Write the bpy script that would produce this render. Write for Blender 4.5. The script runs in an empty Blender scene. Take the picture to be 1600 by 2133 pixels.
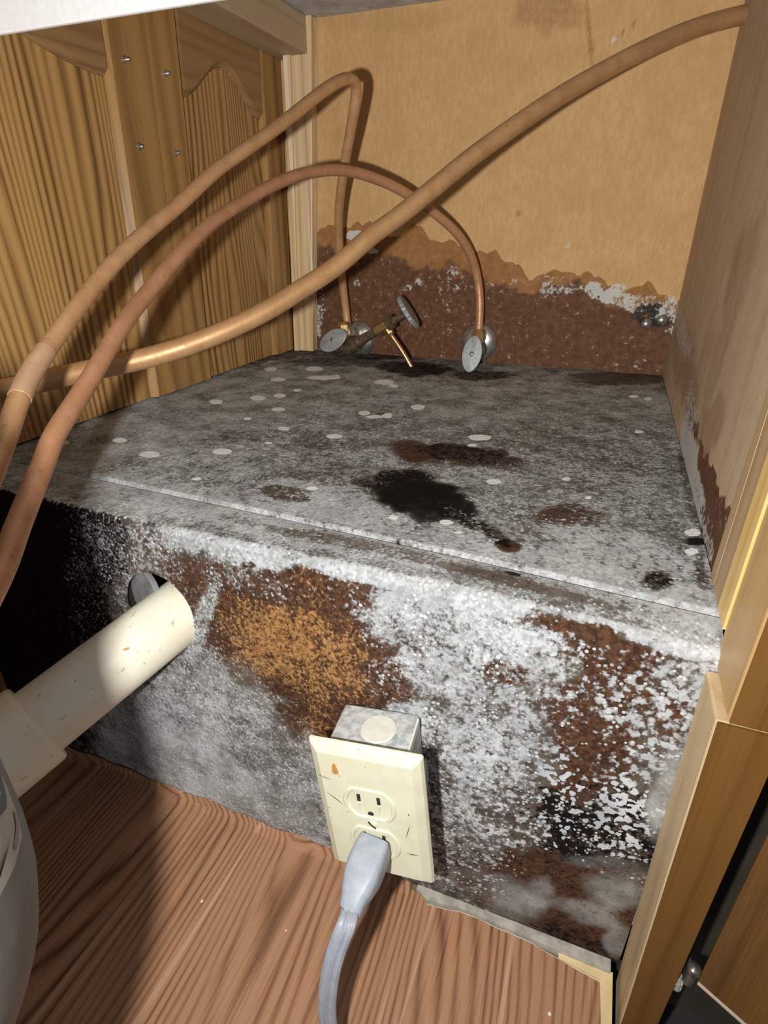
import bpy, bmesh, math, random
import numpy as np
from mathutils import Vector, Matrix
random.seed(4)
SC = bpy.context.scene
COL = SC.collection

# ------------------------------------------------------------------ camera, light, exposure
cam_data = bpy.data.cameras.new('camera')
cam = bpy.data.objects.new('camera', cam_data)
COL.objects.link(cam)
cam_data.sensor_fit = 'HORIZONTAL'
cam_data.sensor_width = 36.0
cam_data.lens = 36.0 * 1171.36 / 1600.0
cam_data.clip_start = 0.005
cam.location = (-0.0785774, -0.26, 0.46676407)
_pi, _ya, _ro = 0.4626, -0.3682, -0.0009
fw = Vector((math.sin(_ya)*math.cos(_pi), math.cos(_ya)*math.cos(_pi), -math.sin(_pi)))
rt = Vector((math.cos(_ya), -math.sin(_ya), 0)); up = rt.cross(fw)
r2 = math.cos(_ro)*rt + math.sin(_ro)*up; u2 = -math.sin(_ro)*rt + math.cos(_ro)*up
cam.rotation_euler = Matrix((r2, u2, -fw)).transposed().to_euler()
SC.camera = cam

world = bpy.data.worlds.new('kitchen_daylight'); SC.world = world
world.use_nodes = True
bg = world.node_tree.nodes['Background']
bg.inputs[0].default_value = (0.80, 0.87, 1.0, 1); bg.inputs[1].default_value = 0.30

# the torch / phone flash just left of the lens
ld = bpy.data.lights.new('flash', 'SPOT')
flash = bpy.data.objects.new('flash', ld); COL.objects.link(flash)
flash.location = (-0.132, -0.297, 0.449)
aim = Vector((-0.26, 0.22, 0.30))
flash.rotation_euler = (aim - flash.location).to_track_quat('-Z', 'Y').to_euler()
ld.energy = 12.0; ld.spot_size = math.radians(165); ld.spot_blend = 0.8
ld.shadow_soft_size = 0.007; ld.color = (1.0, 0.985, 0.95)
ld.use_nodes = True
_nt = ld.node_tree; _em = _nt.nodes['Emission']; _lf = _nt.nodes.new('ShaderNodeLightFalloff')
_lf.inputs['Strength'].default_value = 2.0
_nt.links.new(_lf.outputs['Linear'], _em.inputs['Strength'])

SC.view_settings.view_transform = 'Standard'
SC.view_settings.look = 'None'
SC.view_settings.gamma = 1.0
SC.view_settings.use_curve_mapping = False
SC.view_settings.exposure = 0.0

# ------------------------------------------------------------------ measured data (metres; x right, y into the cabinet, z up)
TUBE_A = [[-0.3446, -0.1109, 0.3439], [-0.3703, -0.0666, 0.3669], [-0.3816, -0.046, 0.3799], [-0.3957, -0.0209, 0.3923], [-0.4081, 0.0121, 0.4071], [-0.4203, 0.064, 0.4344], [-0.4241, 0.1119, 0.4596], [-0.4227, 0.169, 0.4871], [-0.4171, 0.2156, 0.5141], [-0.4078, 0.2615, 0.5371], [-0.3959, 0.3096, 0.5626], [-0.3818, 0.3611, 0.5927], [-0.3733, 0.3893, 0.6058], [-0.3695, 0.4062, 0.6078], [-0.3713, 0.4174, 0.6008], [-0.3776, 0.4259, 0.5877], [-0.3895, 0.4408, 0.5682], [-0.414, 0.4715, 0.5313], [-0.438, 0.5066, 0.4909], [-0.4539, 0.5385, 0.45], [-0.4613, 0.5615, 0.3977], [-0.464, 0.5751, 0.3623], [-0.4627, 0.579, 0.3305]]
TUBE_B = [[-0.2977, -0.151, 0.3246], [-0.3136, -0.123, 0.3325], [-0.326, -0.1031, 0.3405], [-0.3368, -0.0832, 0.3498], [-0.3469, -0.0649, 0.3577], [-0.3546, -0.0488, 0.3666], [-0.365, -0.0239, 0.3757], [-0.3734, 0.0039, 0.3889], [-0.389, 0.0519, 0.4117], [-0.3976, 0.095, 0.4312], [-0.4015, 0.1339, 0.4509], [-0.4068, 0.1857, 0.4732], [-0.4061, 0.2304, 0.489], [-0.3997, 0.2851, 0.5082], [-0.3907, 0.3437, 0.5219], [-0.373, 0.3948, 0.5262], [-0.3505, 0.4413, 0.5186], [-0.33, 0.4728, 0.5066], [-0.3081, 0.5019, 0.4894], [-0.2845, 0.5344, 0.4658], [-0.2687, 0.5562, 0.4392], [-0.2604, 0.5729, 0.4085], [-0.2553, 0.576, 0.377], [-0.2531, 0.5734, 0.3369]]
TUBE_C = [[-0.5487, 0.03, 0.3516], [-0.5259, 0.046, 0.3537], [-0.4976, 0.0621, 0.359], [-0.4698, 0.0799, 0.3656], [-0.4434, 0.0989, 0.3708], [-0.4176, 0.1208, 0.3775], [-0.3879, 0.148, 0.389], [-0.3589, 0.1796, 0.4047], [-0.3367, 0.2053, 0.4211], [-0.3143, 0.2331, 0.439], [-0.291, 0.2613, 0.4638], [-0.2752, 0.2807, 0.4774], [-0.2506, 0.3088, 0.5011], [-0.2256, 0.3378, 0.526], [-0.1996, 0.3659, 0.5486], [-0.1639, 0.4047, 0.5775], [-0.1265, 0.4437, 0.6034], [-0.0873, 0.4812, 0.6272], [-0.046, 0.5202, 0.6481], [-0.002, 0.5585, 0.6634], [0.0216, 0.5822, 0.6704]]
FRONT_STAINS_SHADE = [
(-0.179,0.2123,2.51,-0.0,1.16,-3.54,'W.5 R.38 S.15',1,0.9),
(-0.5145,0.1575,10.15,-3.93,1.26,-4.54,'K.85 W.1 R.1',1,0.6),  # far-left black mold, with the disposer's shadow painted in
(-0.4193,0.2341,35.33,-13.88,1.72,-11.21,'K.75 W.35',0.9,0.65),
(-0.3509,0.2538,14.22,-5.6,1.58,-26.29,'W.42 R.55 S.05',0.9,0.65),
(-0.3174,0.2334,19.29,-6.49,2.65,-33.09,'W.3 R.8',0.8,0.65),
(-0.257,0.2855,11.23,-3.6,-1.4,-67.59,'W.8 R.0',0.9,0.65),
(-0.2368,0.2794,33.43,-8.0,2.88,-68.84,'W.82 R.0',0.8,0.65),
(-0.2277,0.209,10.83,-4.49,-2.86,-12.39,'R1 W.2 O.25',1,0.4),
(-0.2627,0.2315,22.51,-10.9,-5.66,-23.72,'R1 W.15 O.42',0.9,0.6),
(-0.2311,0.2121,14.88,-5.63,-3.61,-22.86,'O.62 R1 W.12',1,0.65),
(-0.2532,0.2137,44.25,-4.09,11.88,-39.97,'O.72 W.08',0.8,0.65),
(-0.1978,0.2709,52.2,-1.35,11.66,-47.42,'R1 O.2 W.25',0.8,0.65),
(-0.2601,0.1388,27.01,-2.49,8.61,-22.51,'R.9 O.15 W.22',0.9,0.65),
(-0.2234,0.1528,52.23,-2.7,11.56,-30.24,'R1 O.5 W.1',0.9,0.65),
(-0.3082,0.1605,25.63,-3.85,14.08,-41.64,'R.5 W.3 G.1',0.7,0.65),
(-0.1627,0.2176,36.55,-19.76,-15.24,-21.97,'R.9 W.38 O.05',0.8,0.65),
(-0.1546,0.2645,26.57,-3.04,1.93,-31.63,'W.74 R.1 S.15',1,0.65),
(-0.1301,0.2431,25.24,-3.63,-0.8,-30.13,'W.66 R.2 S.2',0.9,0.65),
(-0.1214,0.2,25.31,1.74,7.04,-18.99,'W.62 R.2 S.25',0.9,0.65),
(-0.1556,0.1915,45.19,-4.74,13.0,-94.35,'W.78 R.1',0.9,0.65),
(-0.111,0.1436,28.31,2.16,7.02,-15.4,'W.58 R.1 S.2',0.9,0.65),
(-0.0871,0.2563,63.55,7.54,14.97,-48.73,'W.66 R.5 S.2',0.8,0.65),
(-0.0929,0.2843,50.25,-4.05,-6.51,-144.3,'R1 W.25 O.35',0.9,0.65),
(-0.0772,0.279,137.52,-0.25,8.85,-177.21,'R1 W.2 O.15',0.9,0.65),
(-0.1016,0.2412,62.0,-2.24,10.16,-111.98,'R.9 W.42',0.8,0.65),
(-0.0483,0.265,35.74,2.36,5.61,-48.3,'R1 W.42 S.55',1,0.65),
(-0.0485,0.2793,48.83,2.0,6.75,-131.48,'R1 W.1 O.1',0.9,0.65),
(-0.0497,0.2444,44.92,7.39,22.02,-64.14,'R1 W.55 S.6',0.8,0.65),
(-0.0143,0.2565,63.64,13.57,14.98,-43.62,'R.3 W.62 S.4',0.9,0.65),
(-0.046,0.2785,22.08,0.41,1.02,-182.88,'W.85 R.0',0.0,0.65),
(-0.0616,0.2222,47.62,6.92,12.48,-33.66,'R.9 W.42 S.4',0.8,0.65),
(-0.0295,0.227,45.55,8.49,11.78,-30.81,'R.8 W.55 S.5',0.9,0.65),
(-0.0531,0.1826,39.77,1.18,4.32,-26.15,'R1 W.32 S.45 K.15',0.9,0.65),
(-0.0624,0.1481,56.91,7.52,17.81,-36.88,'R.9 W.42 S.8 K.3',0.8,0.65),
(-0.0808,0.179,68.91,7.94,11.21,-26.43,'W.66 R.2 S.3',0.7,0.65),
(-0.0472,0.1232,19.63,0.68,6.76,-28.56,'K.72 R.6 W.30 S1',1,0.65),
(-0.0232,0.1497,40.9,7.25,12.76,-24.97,'K.6 R.5 W.4 S1',0.9,0.65),
(-0.0264,0.1525,64.05,0.54,1.58,-24.74,'W.72 S1',0.9,0.65),
(-0.061,0.1488,89.01,1.66,5.11,-25.15,'W.58 S1',0.8,0.65),
(-0.0121,0.1186,51.31,9.41,33.94,-59.41,'W.5 K.5 S.8',0.8,0.65),
(-0.0924,0.1143,44.26,4.17,11.47,-22.45,'W.5 R.2 S.4 K.2',0.8,0.65),
(-0.0043,0.1803,99.2,4.9,2.21,-34.42,'G.62 W.3 R.0 K.0',0.9,0.7),
(-0.018,0.2056,101.35,19.82,22.24,-52.44,'W.6 R.3 S.6',0.7,0.65),
(0.0074,0.1298,63.1,13.09,30.68,-53.71,'K.7 R.6 W.25 S.8',0.8,0.65),
(-0.2967,0.2095,41.03,-5.96,11.14,-38.76,'R.8 W.3',0.6,0.9),
(-0.1789,0.2507,63.22,-0.06,15.17,-54.6,'R.6 W.55',0.6,0.9),
(-0.2072,0.1816,46.11,-1.58,20.13,-56.84,'R1 O.35 W.15',0.7,0.9),
(-0.279,0.1562,35.85,-13.94,-3.17,-46.65,'R.9 O.2 W.22',0.7,0.9),
(-0.2744,0.2597,25.13,-8.79,-1.45,-82.73,'R.7 W.42 O.1',0.7,0.9),
(-0.1602,0.2451,81.25,1.89,26.49,-90.64,'R.8 W.5',0.6,0.9),
(-0.3691,0.0,13.29,-6.2,-1.5,-20.64,'G1 W.6 R.0 K.0',0.95,0.8),
(-0.2864,0.0088,20.28,-7.17,-0.87,-38.91,'G.9 W.5 R.0 K.0',0.9,0.8),
(-0.0364,0.0486,13.91,-0.71,0.17,-21.19,'R1 W.05 K.25 S.6 O.0 G.0',1,0.35),
(-0.0238,0.1045,39.97,2.46,34.5,-129.55,'R.8 O.25 G.2 W.06',0.7,0.6),
(-0.098,0.064,34.11,-4.32,-0.2,-44.34,'W.5 K.4 S.6',0.8,0.65),
(-0.0762,0.0344,49.09,-9.48,-10.94,-35.06,'G.5 W.05 R.5',0.85,0.8),
(-0.0604,0.0587,117.29,14.31,42.67,-68.76,'G.42 W.1',0.7,0.8),
(-0.0177,0.0772,57.24,1.03,8.72,-61.21,'G.5 W.0 R.5',0.9,0.8),
(-0.0298,0.0473,54.18,-4.89,-12.59,-81.16,'G.4 W.1',0.8,0.8),
(-0.0045,0.0269,107.05,18.63,40.64,-55.58,'G.5 W.1',0.6,0.5),
(-0.0365,0.0035,28.91,-1.93,-1.22,-54.06,'K.6 R.8 W.05',0.8,0.4),
(-0.009,0.0528,69.14,5.15,30.92,-92.18,'R1 O.3 W.02',0.8,0.4),
(-0.103,0.0382,42.42,-5.46,0.89,-55.67,'W.45 G.2 S.5',0.8,0.65),
(-0.334,0.054,8.96,-4.18,-1.31,-9.87,'G.6 W.56 R.0 S.05',1,0.6),
(-0.3549,0.0197,10.79,-5.1,-1.61,-14.2,'G.9 W.5 R.0 K.0',0.95,0.6),
(-0.2836,0.0352,18.95,-7.48,-2.93,-23.13,'G.65 W.5 R.0',0.8,0.5),
(-0.2766,0.1014,21.11,-11.54,-11.23,-23.14,'G.1 W.42 R.15',0.8,0.4),
(-0.378,0.1103,30.12,-14.84,-1.07,-31.54,'W.62 G.2 R.1',0.8,0.4),
(-0.3074,0.1361,26.14,-12.6,-7.47,-41.41,'W.55 R.25 G.1',0.7,0.4),
(-0.2559,0.0368,39.53,-12.15,0.38,-24.88,'W.45 G.3 K.15',0.7,0.4),
(-0.164,0.2843,13.37,-2.36,-3.15,-147.48,'W.82 R.05',0.9,0.4),
(-0.0834,0.2884,13.76,-0.91,-11.52,-232.02,'W.85 R.05',0.8,0.4),
(-0.0241,0.2818,35.87,1.41,-3.41,-155.13,'W.85 R.0',0.9,0.4),
(-0.0643,0.2903,71.97,-0.68,-2.79,-371.65,'R.9 W.2 K.3',0.8,0.4),
(-0.1361,0.1175,69.91,7.73,6.35,-10.49,'K.35 W.4',0.6,0.5),  # painted shadow of the outlet, right of its plate
(-0.3635,0.2365,75.74,-17.79,19.03,-79.53,'W.4',0.3,0.5),
(-0.3213,0.2112,122.39,-59.03,-2.32,-22.5,'W.75 G.3',0.5,0.5),
(-0.3173,0.1717,54.97,24.58,24.89,-28.95,'W.6 R.2',0.5,0.5)]
TOP_STAINS = [
(-0.2477,0.1786,1.82,0.7,0.75,-1.95,'W.54 R.22 G.2 S.1',1,0.9),
(-0.4621,0.1376,5.11,4.89,5.12,-3.72,'W.52 G.6 R.0',1,0.4),
(-0.5074,0.0792,11.02,12.02,4.98,-13.0,'W.4 G.5 K.2',0.9,0.4),
(-0.4485,0.3847,5.33,3.09,4.32,-4.86,'W.44 G.55 R.0 K.05',0.9,0.4),
(-0.1294,0.4304,5.62,0.53,0.89,-5.52,'W.40 G.5 R.35',0.9,0.4),
(-0.0901,0.2657,9.05,0.4,1.15,-12.13,'W.48 R.35 G.1 S.25',0.8,0.8),
(-0.3021,0.1452,9.79,4.35,-1.05,-16.59,'W.5 K.1 G.1',0.8,0.4),
(-0.3381,0.0759,9.04,5.24,-2.29,-32.35,'W.58 G.2',0.8,0.4),
(-0.3226,0.0359,10.69,6.29,-2.92,-45.75,'W.74 R.0 S.25',0.95,0.8),
(-0.2353,0.0693,14.05,4.76,-2.68,-26.02,'W.72 R.0 S.25',0.95,0.8),
(-0.2292,0.026,11.25,4.07,-3.45,-57.77,'W.7 R.05',0.8,0.4),
(-0.1819,0.0244,15.97,3.83,-9.22,-150.8,'R.8 W.3 K.2',0.7,0.4),
(-0.1037,0.0172,18.88,0.7,-12.95,-222.12,'R.9 W.2 K.35',0.8,0.4),
(-0.2559,0.0228,17.54,7.43,-20.55,-249.32,'R.6 W.3 K.2',0.6,0.4),
(-0.0925,0.0855,16.4,0.48,-0.5,-24.09,'W.58 R.3 S.35',0.9,0.8),
(-0.0479,0.0637,19.69,-1.79,-1.89,-23.63,'W.68 R.05 G.1 S.35',0.95,0.8),
(-0.0741,0.0421,13.4,-0.63,-8.15,-64.24,'W.78 R.0 S.25',0.8,0.8),
(-0.017,0.0238,55.51,-10.98,-5.11,-45.87,'W.74 G.3',0.9,0.4),
(-0.0645,0.1433,18.98,-0.32,0.47,-28.88,'W.52 K.15 R.1',0.8,0.4),
(-0.0169,0.1368,54.28,-10.47,-13.29,-22.59,'W.45 K.3',0.8,0.4),
(-0.2271,0.2582,8.41,2.37,3.32,-16.34,'W.42 R.3 K.2',0.8,0.4),
(-0.1012,0.1667,22.67,2.42,6.35,-16.57,'W.52 R.3 S.2',0.8,0.4),
(-0.1945,0.1115,28.69,6.6,-3.21,-27.81,'K1 W.05 R.2 G.0',1,0.8),
(-0.1707,0.107,44.27,3.39,-25.35,-44.73,'K.95 W.1 G.0',0.95,0.4),
(-0.1423,0.0773,36.37,-0.28,-60.31,-94.11,'K.75 W.35 G.0',0.9,0.4),
(-0.2139,0.1337,40.77,14.29,18.33,-47.83,'K.8 W.2 G.0',0.8,0.4),
(-0.2226,0.1908,44.73,12.3,-0.65,-37.75,'R1 W.06 K.0 O.1 G.0',0.95,0.7),
(-0.1819,0.2038,24.28,5.37,5.77,-34.11,'K.6 R.8 W.15 G.0',0.9,0.4),
(-0.1159,0.0561,128.73,16.8,25.17,-132.35,'R1 W.05 G.0',0.95,0.35),
(-0.0826,0.1156,51.46,4.03,21.87,-57.02,'R.8 K.3 W.35 G.0',0.8,0.4),
(-0.2865,0.0763,40.66,20.22,4.46,-78.2,'R.7 K.3 W.3 G.0',0.8,0.4),
(-0.1526,0.1964,40.44,6.64,5.38,-43.5,'K.5 R.6 W.25 G.0',0.7,0.4),
(-0.3281,0.5225,17.2,5.3,1.19,-23.29,'K.75 R.5 W.15 G.0',0.9,0.4),
(-0.2341,0.5101,21.44,4.53,6.04,-28.23,'K.6 R.5 W.15 G.0',0.9,0.4),
(-0.4601,0.5258,11.23,5.34,10.11,-26.55,'K.55 R.2 W.25 G.0',0.8,0.4),
(-0.416,0.5939,20.15,7.94,11.46,-30.11,'K.7 R.3 W.1 G.0',0.8,0.4),
(-0.0554,0.5632,14.97,0.14,9.22,-24.19,'R.7 W.2 K.3 G.0',0.8,0.4),
(0.0021,0.2165,136.88,-2.3,11.96,-12.36,'K.5 W.3 G.0',0.7,0.4),
(-0.0058,0.1036,150.66,-13.78,72.32,-188.46,'K.9 W.1 G.0',0.95,0.4),
(-0.0299,0.0471,132.77,-5.69,40.56,-105.63,'K.85 W.2 G.0',0.85,0.7),
(-0.0057,0.0683,269.43,-5.46,34.06,-45.74,'K.6 R.4 W.25 G.0',0.7,0.4),
(-0.2644,0.1144,26.32,11.42,11.47,-75.0,'K.4 W.4 G.0',0.6,0.5),
(-0.3255,0.1899,49.22,22.17,-6.79,-70.88,'K.6 W.3 G.0',0.6,0.5),
(-0.239,0.1138,82.14,27.88,-5.97,-144.57,'K.7 W.2 G.0',0.7,0.4),
(-0.1832,0.0369,508.61,182.64,143.63,-374.27,'K1 W0 G.0',1,0.4),
(-0.108,0.0263,183.04,13.61,10.23,-314.83,'K.8 W.2 G.0',0.8,0.5),
(-0.4677,0.4693,75.61,39.18,22.52,-59.1,'P1',1,0.45),
(-0.4325,0.4254,34.33,17.23,31.8,-83.4,'P1',1,0.45),
(-0.4831,0.3943,96.54,57.11,32.63,-85.57,'P1',1,0.45),
(-0.5262,0.447,104.12,63.17,28.14,-73.85,'P1',1,0.45),
(-0.4382,0.3219,125.12,73.65,40.24,-105.39,'P1',1,0.45),
(-0.4304,0.3518,163.38,90.18,50.26,-131.68,'P1',1,0.45),
(-0.4585,0.3048,99.78,63.4,32.94,-86.27,'P1',1,0.45),
(-0.4093,0.2695,135.55,80.19,47.35,-123.92,'P1',1,0.45),
(-0.4924,0.2693,99.78,72.6,34.87,-91.29,'P1',1,0.45),
(-0.4444,0.1059,103.34,91.48,49.35,-128.9,'P1',1,0.45),
(-0.4984,0.1267,113.52,109.1,51.8,-135.37,'P1',1,0.45),
(-0.3878,0.1341,92.18,65.86,48.31,-126.18,'P1',1,0.45),
(-0.3687,0.2122,150.68,87.34,58.11,-151.94,'P1',1,0.45),
(-0.3109,0.2089,107.82,51.58,50.19,-131.18,'P1',1,0.45),
(-0.3455,0.4324,91.84,35.38,26.98,-70.73,'P1',1,0.45),
(-0.314,0.2921,146.0,61.43,39.34,-102.94,'P1',1,0.45),
(-0.2989,0.2826,89.98,36.25,51.28,-134.15,'P1',1,0.45),
(-0.4191,0.4396,137.14,65.23,41.57,-109.04,'P1',1,0.45),
(-0.3257,0.4152,168.95,62.14,47.59,-124.73,'P1',1,0.45),
(-0.1784,0.2566,81.95,17.99,36.21,-94.64,'P1',1,0.45),
(-0.1799,0.2327,183.38,42.42,68.18,-178.14,'P1',1,0.45),
(-0.0383,0.4699,186.42,-1.92,54.39,-142.44,'P1',1,0.45),
(-0.0225,0.4644,238.23,-7.14,55.98,-146.6,'P1',1,0.45),
(-0.0353,0.3283,252.07,-4.26,80.28,-209.85,'P1',1,0.45),
(-0.2736,0.0907,199.95,104.55,98.85,-257.9,'P1',1,0.45),
(-0.1615,0.0737,210.52,57.97,101.13,-263.63,'P1',1,0.45),
(-0.1978,0.0675,311.98,114.73,97.8,-254.99,'P1',1,0.45),
(-0.1452,0.1549,162.87,32.22,62.31,-162.59,'P1',1,0.45),
(-0.2669,0.3341,125.2,40.7,30.74,-80.47,'P1',1,0.45),
(-0.2866,0.2911,150.45,56.9,33.84,-88.52,'P1',1,0.45),
(-0.3603,0.1693,240.02,146.84,89.2,-233.08,'P1',1,0.45),
(-0.4217,0.2265,167.86,110.48,70.11,-183.4,'P1',1,0.45),
(-0.369,0.0743,213.83,165.01,122.1,-318.64,'P1',1,0.45),
(-0.006,0.1172,233.36,-20.62,67.93,-177.04,'P1',1,0.45),
(-0.0089,0.0895,265.76,-23.15,87.83,-228.83,'P1',1,0.45),
(-0.5398,0.1007,165.99,184.37,66.84,-174.66,'P1',1,0.45),
(-0.0496,0.6636,248.37,0.73,35.02,-91.97,'P1',1,0.45),
(-0.0914,0.1806,298.9,25.54,91.7,-239.31,'P1',1,0.45),
(-0.1501,0.062,384.47,98.1,181.01,-471.77,'P1',1,0.45),
(-0.0732,0.1488,366.58,19.76,141.96,-370.27,'P1',1,0.45)]
BACK_STAINS = [
(-0.2064,0.701,26.17,3.28,-5.5,-55.05,'A.5',1,0.35),
(-0.2105,0.6905,72.42,8.83,-5.42,-56.85,'A.45',0.8,0.4),
(-0.4238,0.7108,10.75,-0.1,-9.03,-94.83,'A.25',0.6,0.5),
(-0.155,0.6722,474.14,122.35,-0.53,-30.04,'A.9',0.9,0.6),
(-0.4839,0.5783,94.65,-4.07,-0.37,-8.68,'A.15',0.5,0.6),
(-0.2173,0.4882,251.58,-49.31,-46.93,-193.19,'A.8',0.9,0.5),
(-0.1241,0.666,131.42,91.26,90.51,-278.57,'W.75',0.9,0.5),
(-0.1127,0.6735,72.37,68.2,476.43,-859.39,'A.9',0.9,0.5),
(-0.3884,0.6547,185.91,66.38,81.85,-636.56,'W.45',0.8,0.5),
(-0.1494,0.4461,304.79,-75.5,-24.54,-76.95,'W.4',0.8,0.5),
(-0.4571,0.4606,63.57,-1.64,0.21,-128.75,'W.95',0.95,0.4),
(-0.4278,0.4412,107.27,-1.07,1.99,-218.66,'W.85',0.9,0.5),
(-0.5061,0.4418,40.46,-2.09,0.43,-49.59,'W.18',0.8,0.5),
(-0.3954,0.4266,28.23,-8.57,-22.63,-105.42,'W.35',0.8,0.5),
(-0.3644,0.3907,7.73,-0.58,-1.19,-24.71,'W.14',0.8,0.5),
(-0.4547,0.395,123.18,-2.92,4.82,-180.55,'W.5',0.8,0.5),
(-0.3571,0.4009,132.99,3.61,4.25,-167.31,'W.65',0.8,0.5),
(-0.372,0.3905,145.27,2.8,4.83,-164.57,'W.6',0.8,0.5),
(-0.3054,0.399,46.09,2.49,1.36,-51.07,'W.3',0.8,0.5),
(-0.1557,0.3999,25.99,1.06,-3.78,-68.21,'W.42',0.9,0.6),
(-0.1048,0.3953,73.84,11.68,2.3,-75.0,'W.75',0.95,0.5),
(-0.0823,0.3882,41.17,3.35,-4.86,-92.74,'W.8',0.95,0.5),
(-0.048,0.3809,33.63,1.61,-8.63,-84.39,'W.6 K.3',0.95,0.5),
(-0.0278,0.3679,42.59,8.33,3.04,-68.66,'K.75 W.3',0.95,0.5),
(-0.007,0.3658,86.59,17.83,1.89,-41.44,'W.6',0.9,0.5),
(-0.0751,0.3992,83.52,14.54,4.93,-167.79,'W.7',0.8,0.5),
(-0.2204,0.3886,16.19,-1.45,-6.87,-52.18,'W.24',0.9,0.5),
(-0.1018,0.3359,12.06,1.87,1.76,-30.85,'W.1',0.8,0.5),
(-0.2111,0.363,24.32,2.46,1.64,-38.15,'W.2',0.8,0.5),
(-0.332,0.3299,21.74,0.84,2.55,-47.01,'W.25',0.8,0.5),
(-0.3147,0.3654,44.92,2.17,2.96,-73.63,'W.22',0.8,0.5),
(-0.5288,0.3419,63.25,-3.83,0.87,-19.08,'W.45 K.4',0.9,0.5),
(-0.5351,0.3112,79.83,-5.01,1.84,-32.36,'W.55 K.5',0.9,0.5),
(-0.3545,0.3069,4.23,-0.04,2.31,-75.96,'K.35 W.06',0.8,0.5),
(-0.1156,0.2985,7.97,1.16,6.72,-91.97,'K.3 W.1',0.8,0.5),
(-0.4986,0.4284,30.32,-1.44,0.81,-58.85,'K.35',0.8,0.5),
(-0.0211,0.3021,40.99,7.89,9.51,-127.47,'W.3',0.8,0.5)]
RIGHT_STAINS = [
(0.415,0.3454,-4.63,29.76,-3.62,-17.48,'W.3 K.35 A.5',0.9,0.5),
(0.5171,0.3655,-8.83,55.09,-5.29,-35.01,'W.55 K.2',0.9,0.5),
(0.2639,0.3046,-7.15,55.96,-12.97,-36.59,'W.85',0.95,0.5),
(0.1761,0.2961,-6.28,70.85,-13.96,-30.2,'W.8',0.95,0.5),
(0.1041,0.2965,-13.7,88.74,-21.71,-39.36,'W.55',0.9,0.5),
(0.284,0.3245,-7.19,60.72,-13.42,-43.61,'W.5 A.4',0.8,0.5),
(0.2204,0.399,-38.23,-9.19,-1.33,-13.4,'A.42',0.8,0.6),
(0.1886,0.3366,-26.58,-4.58,-10.25,-40.73,'A.6',0.9,0.5),
(0.2914,0.3646,-31.86,-0.17,-3.66,-23.09,'A.35',0.7,0.6),
(0.2422,0.4551,-23.07,1.03,0.74,-55.7,'A.4',0.6,0.6),
(0.2515,0.4421,-68.79,-5.56,-0.38,-35.4,'A.6',0.7,0.6),
(0.6226,0.4838,-7.26,-1.03,0.38,-9.62,'A.12',0.6,0.6),
(0.3395,0.3372,-8.32,51.84,-8.7,-34.91,'A.75',0.8,0.5),
(0.0646,0.3043,-36.64,69.91,-43.81,-79.44,'O.8 W.1',0.8,0.5),
(0.0881,0.3112,-7.87,55.7,-26.27,-48.22,'W.2',0.8,0.5)]
BACK_EDGE = [[-0.6052, 0.4753], [-0.5391, 0.447], [-0.5214, 0.4631], [-0.4964, 0.4749], [-0.471, 0.4696], [-0.4529, 0.4747], [-0.432, 0.4796], [-0.4145, 0.4695], [-0.3971, 0.4543], [-0.3845, 0.4619], [-0.3721, 0.4694], [-0.3605, 0.4719], [-0.348, 0.4657], [-0.339, 0.4558], [-0.3281, 0.4527], [-0.3153, 0.4509], [-0.3046, 0.4498], [-0.2939, 0.4461], [-0.2726, 0.4389], [-0.2588, 0.4366], [-0.2421, 0.4393], [-0.2296, 0.4272], [-0.2164, 0.4292], [-0.2044, 0.4153], [-0.1969, 0.4069], [-0.1852, 0.4022], [-0.1769, 0.4147], [-0.1642, 0.4162], [-0.1448, 0.413], [-0.1321, 0.4121], [-0.1191, 0.4159], [-0.1074, 0.4114], [-0.0989, 0.4045], [-0.0881, 0.3976], [-0.069, 0.3982], [-0.0522, 0.3969], [-0.0455, 0.4048], [-0.0358, 0.4027], [-0.0294, 0.3935], [-0.0081, 0.3848], [0.0103, 0.3784]]
BACK_EDGE_DARK = [[-0.6074, 0.4548], [-0.5405, 0.4278], [-0.5144, 0.4418], [-0.4742, 0.4254], [-0.4418, 0.4411], [-0.4108, 0.4329], [-0.3727, 0.4249], [-0.3355, 0.421], [-0.2993, 0.4185], [-0.2634, 0.4078], [-0.2347, 0.3945], [-0.1941, 0.3938], [-0.1685, 0.3989], [-0.13, 0.3976], [-0.1042, 0.3911], [-0.0644, 0.3724], [-0.0337, 0.3676], [-0.0017, 0.3539], [0.0223, 0.3491]]
RIGHT_EDGE = [[1.5543, 0.2765], [0.6169, 0.3643], [0.4949, 0.3578], [0.4061, 0.3421], [0.3105, 0.335], [0.248, 0.3264], [0.1975, 0.3226], [0.1553, 0.3247], [0.124, 0.3297], [0.1126, 0.3261], [0.0879, 0.327], [0.0732, 0.327], [0.0578, 0.3389], [0.0352, 0.3503]]
CORD = [(-0.1634, -0.0995, 0.1168), (-0.1663, -0.1058, 0.1048), (-0.1685, -0.1115, 0.0891), (-0.1697, -0.1161, 0.0689), (-0.1693, -0.1188, 0.0502), (-0.1678, -0.1205, 0.0258)]
LX, DY, HZ, CZ = -0.564, 0.6021, 0.28795, 0.72     # left wall, back wall, shelf height, counter underside

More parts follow.
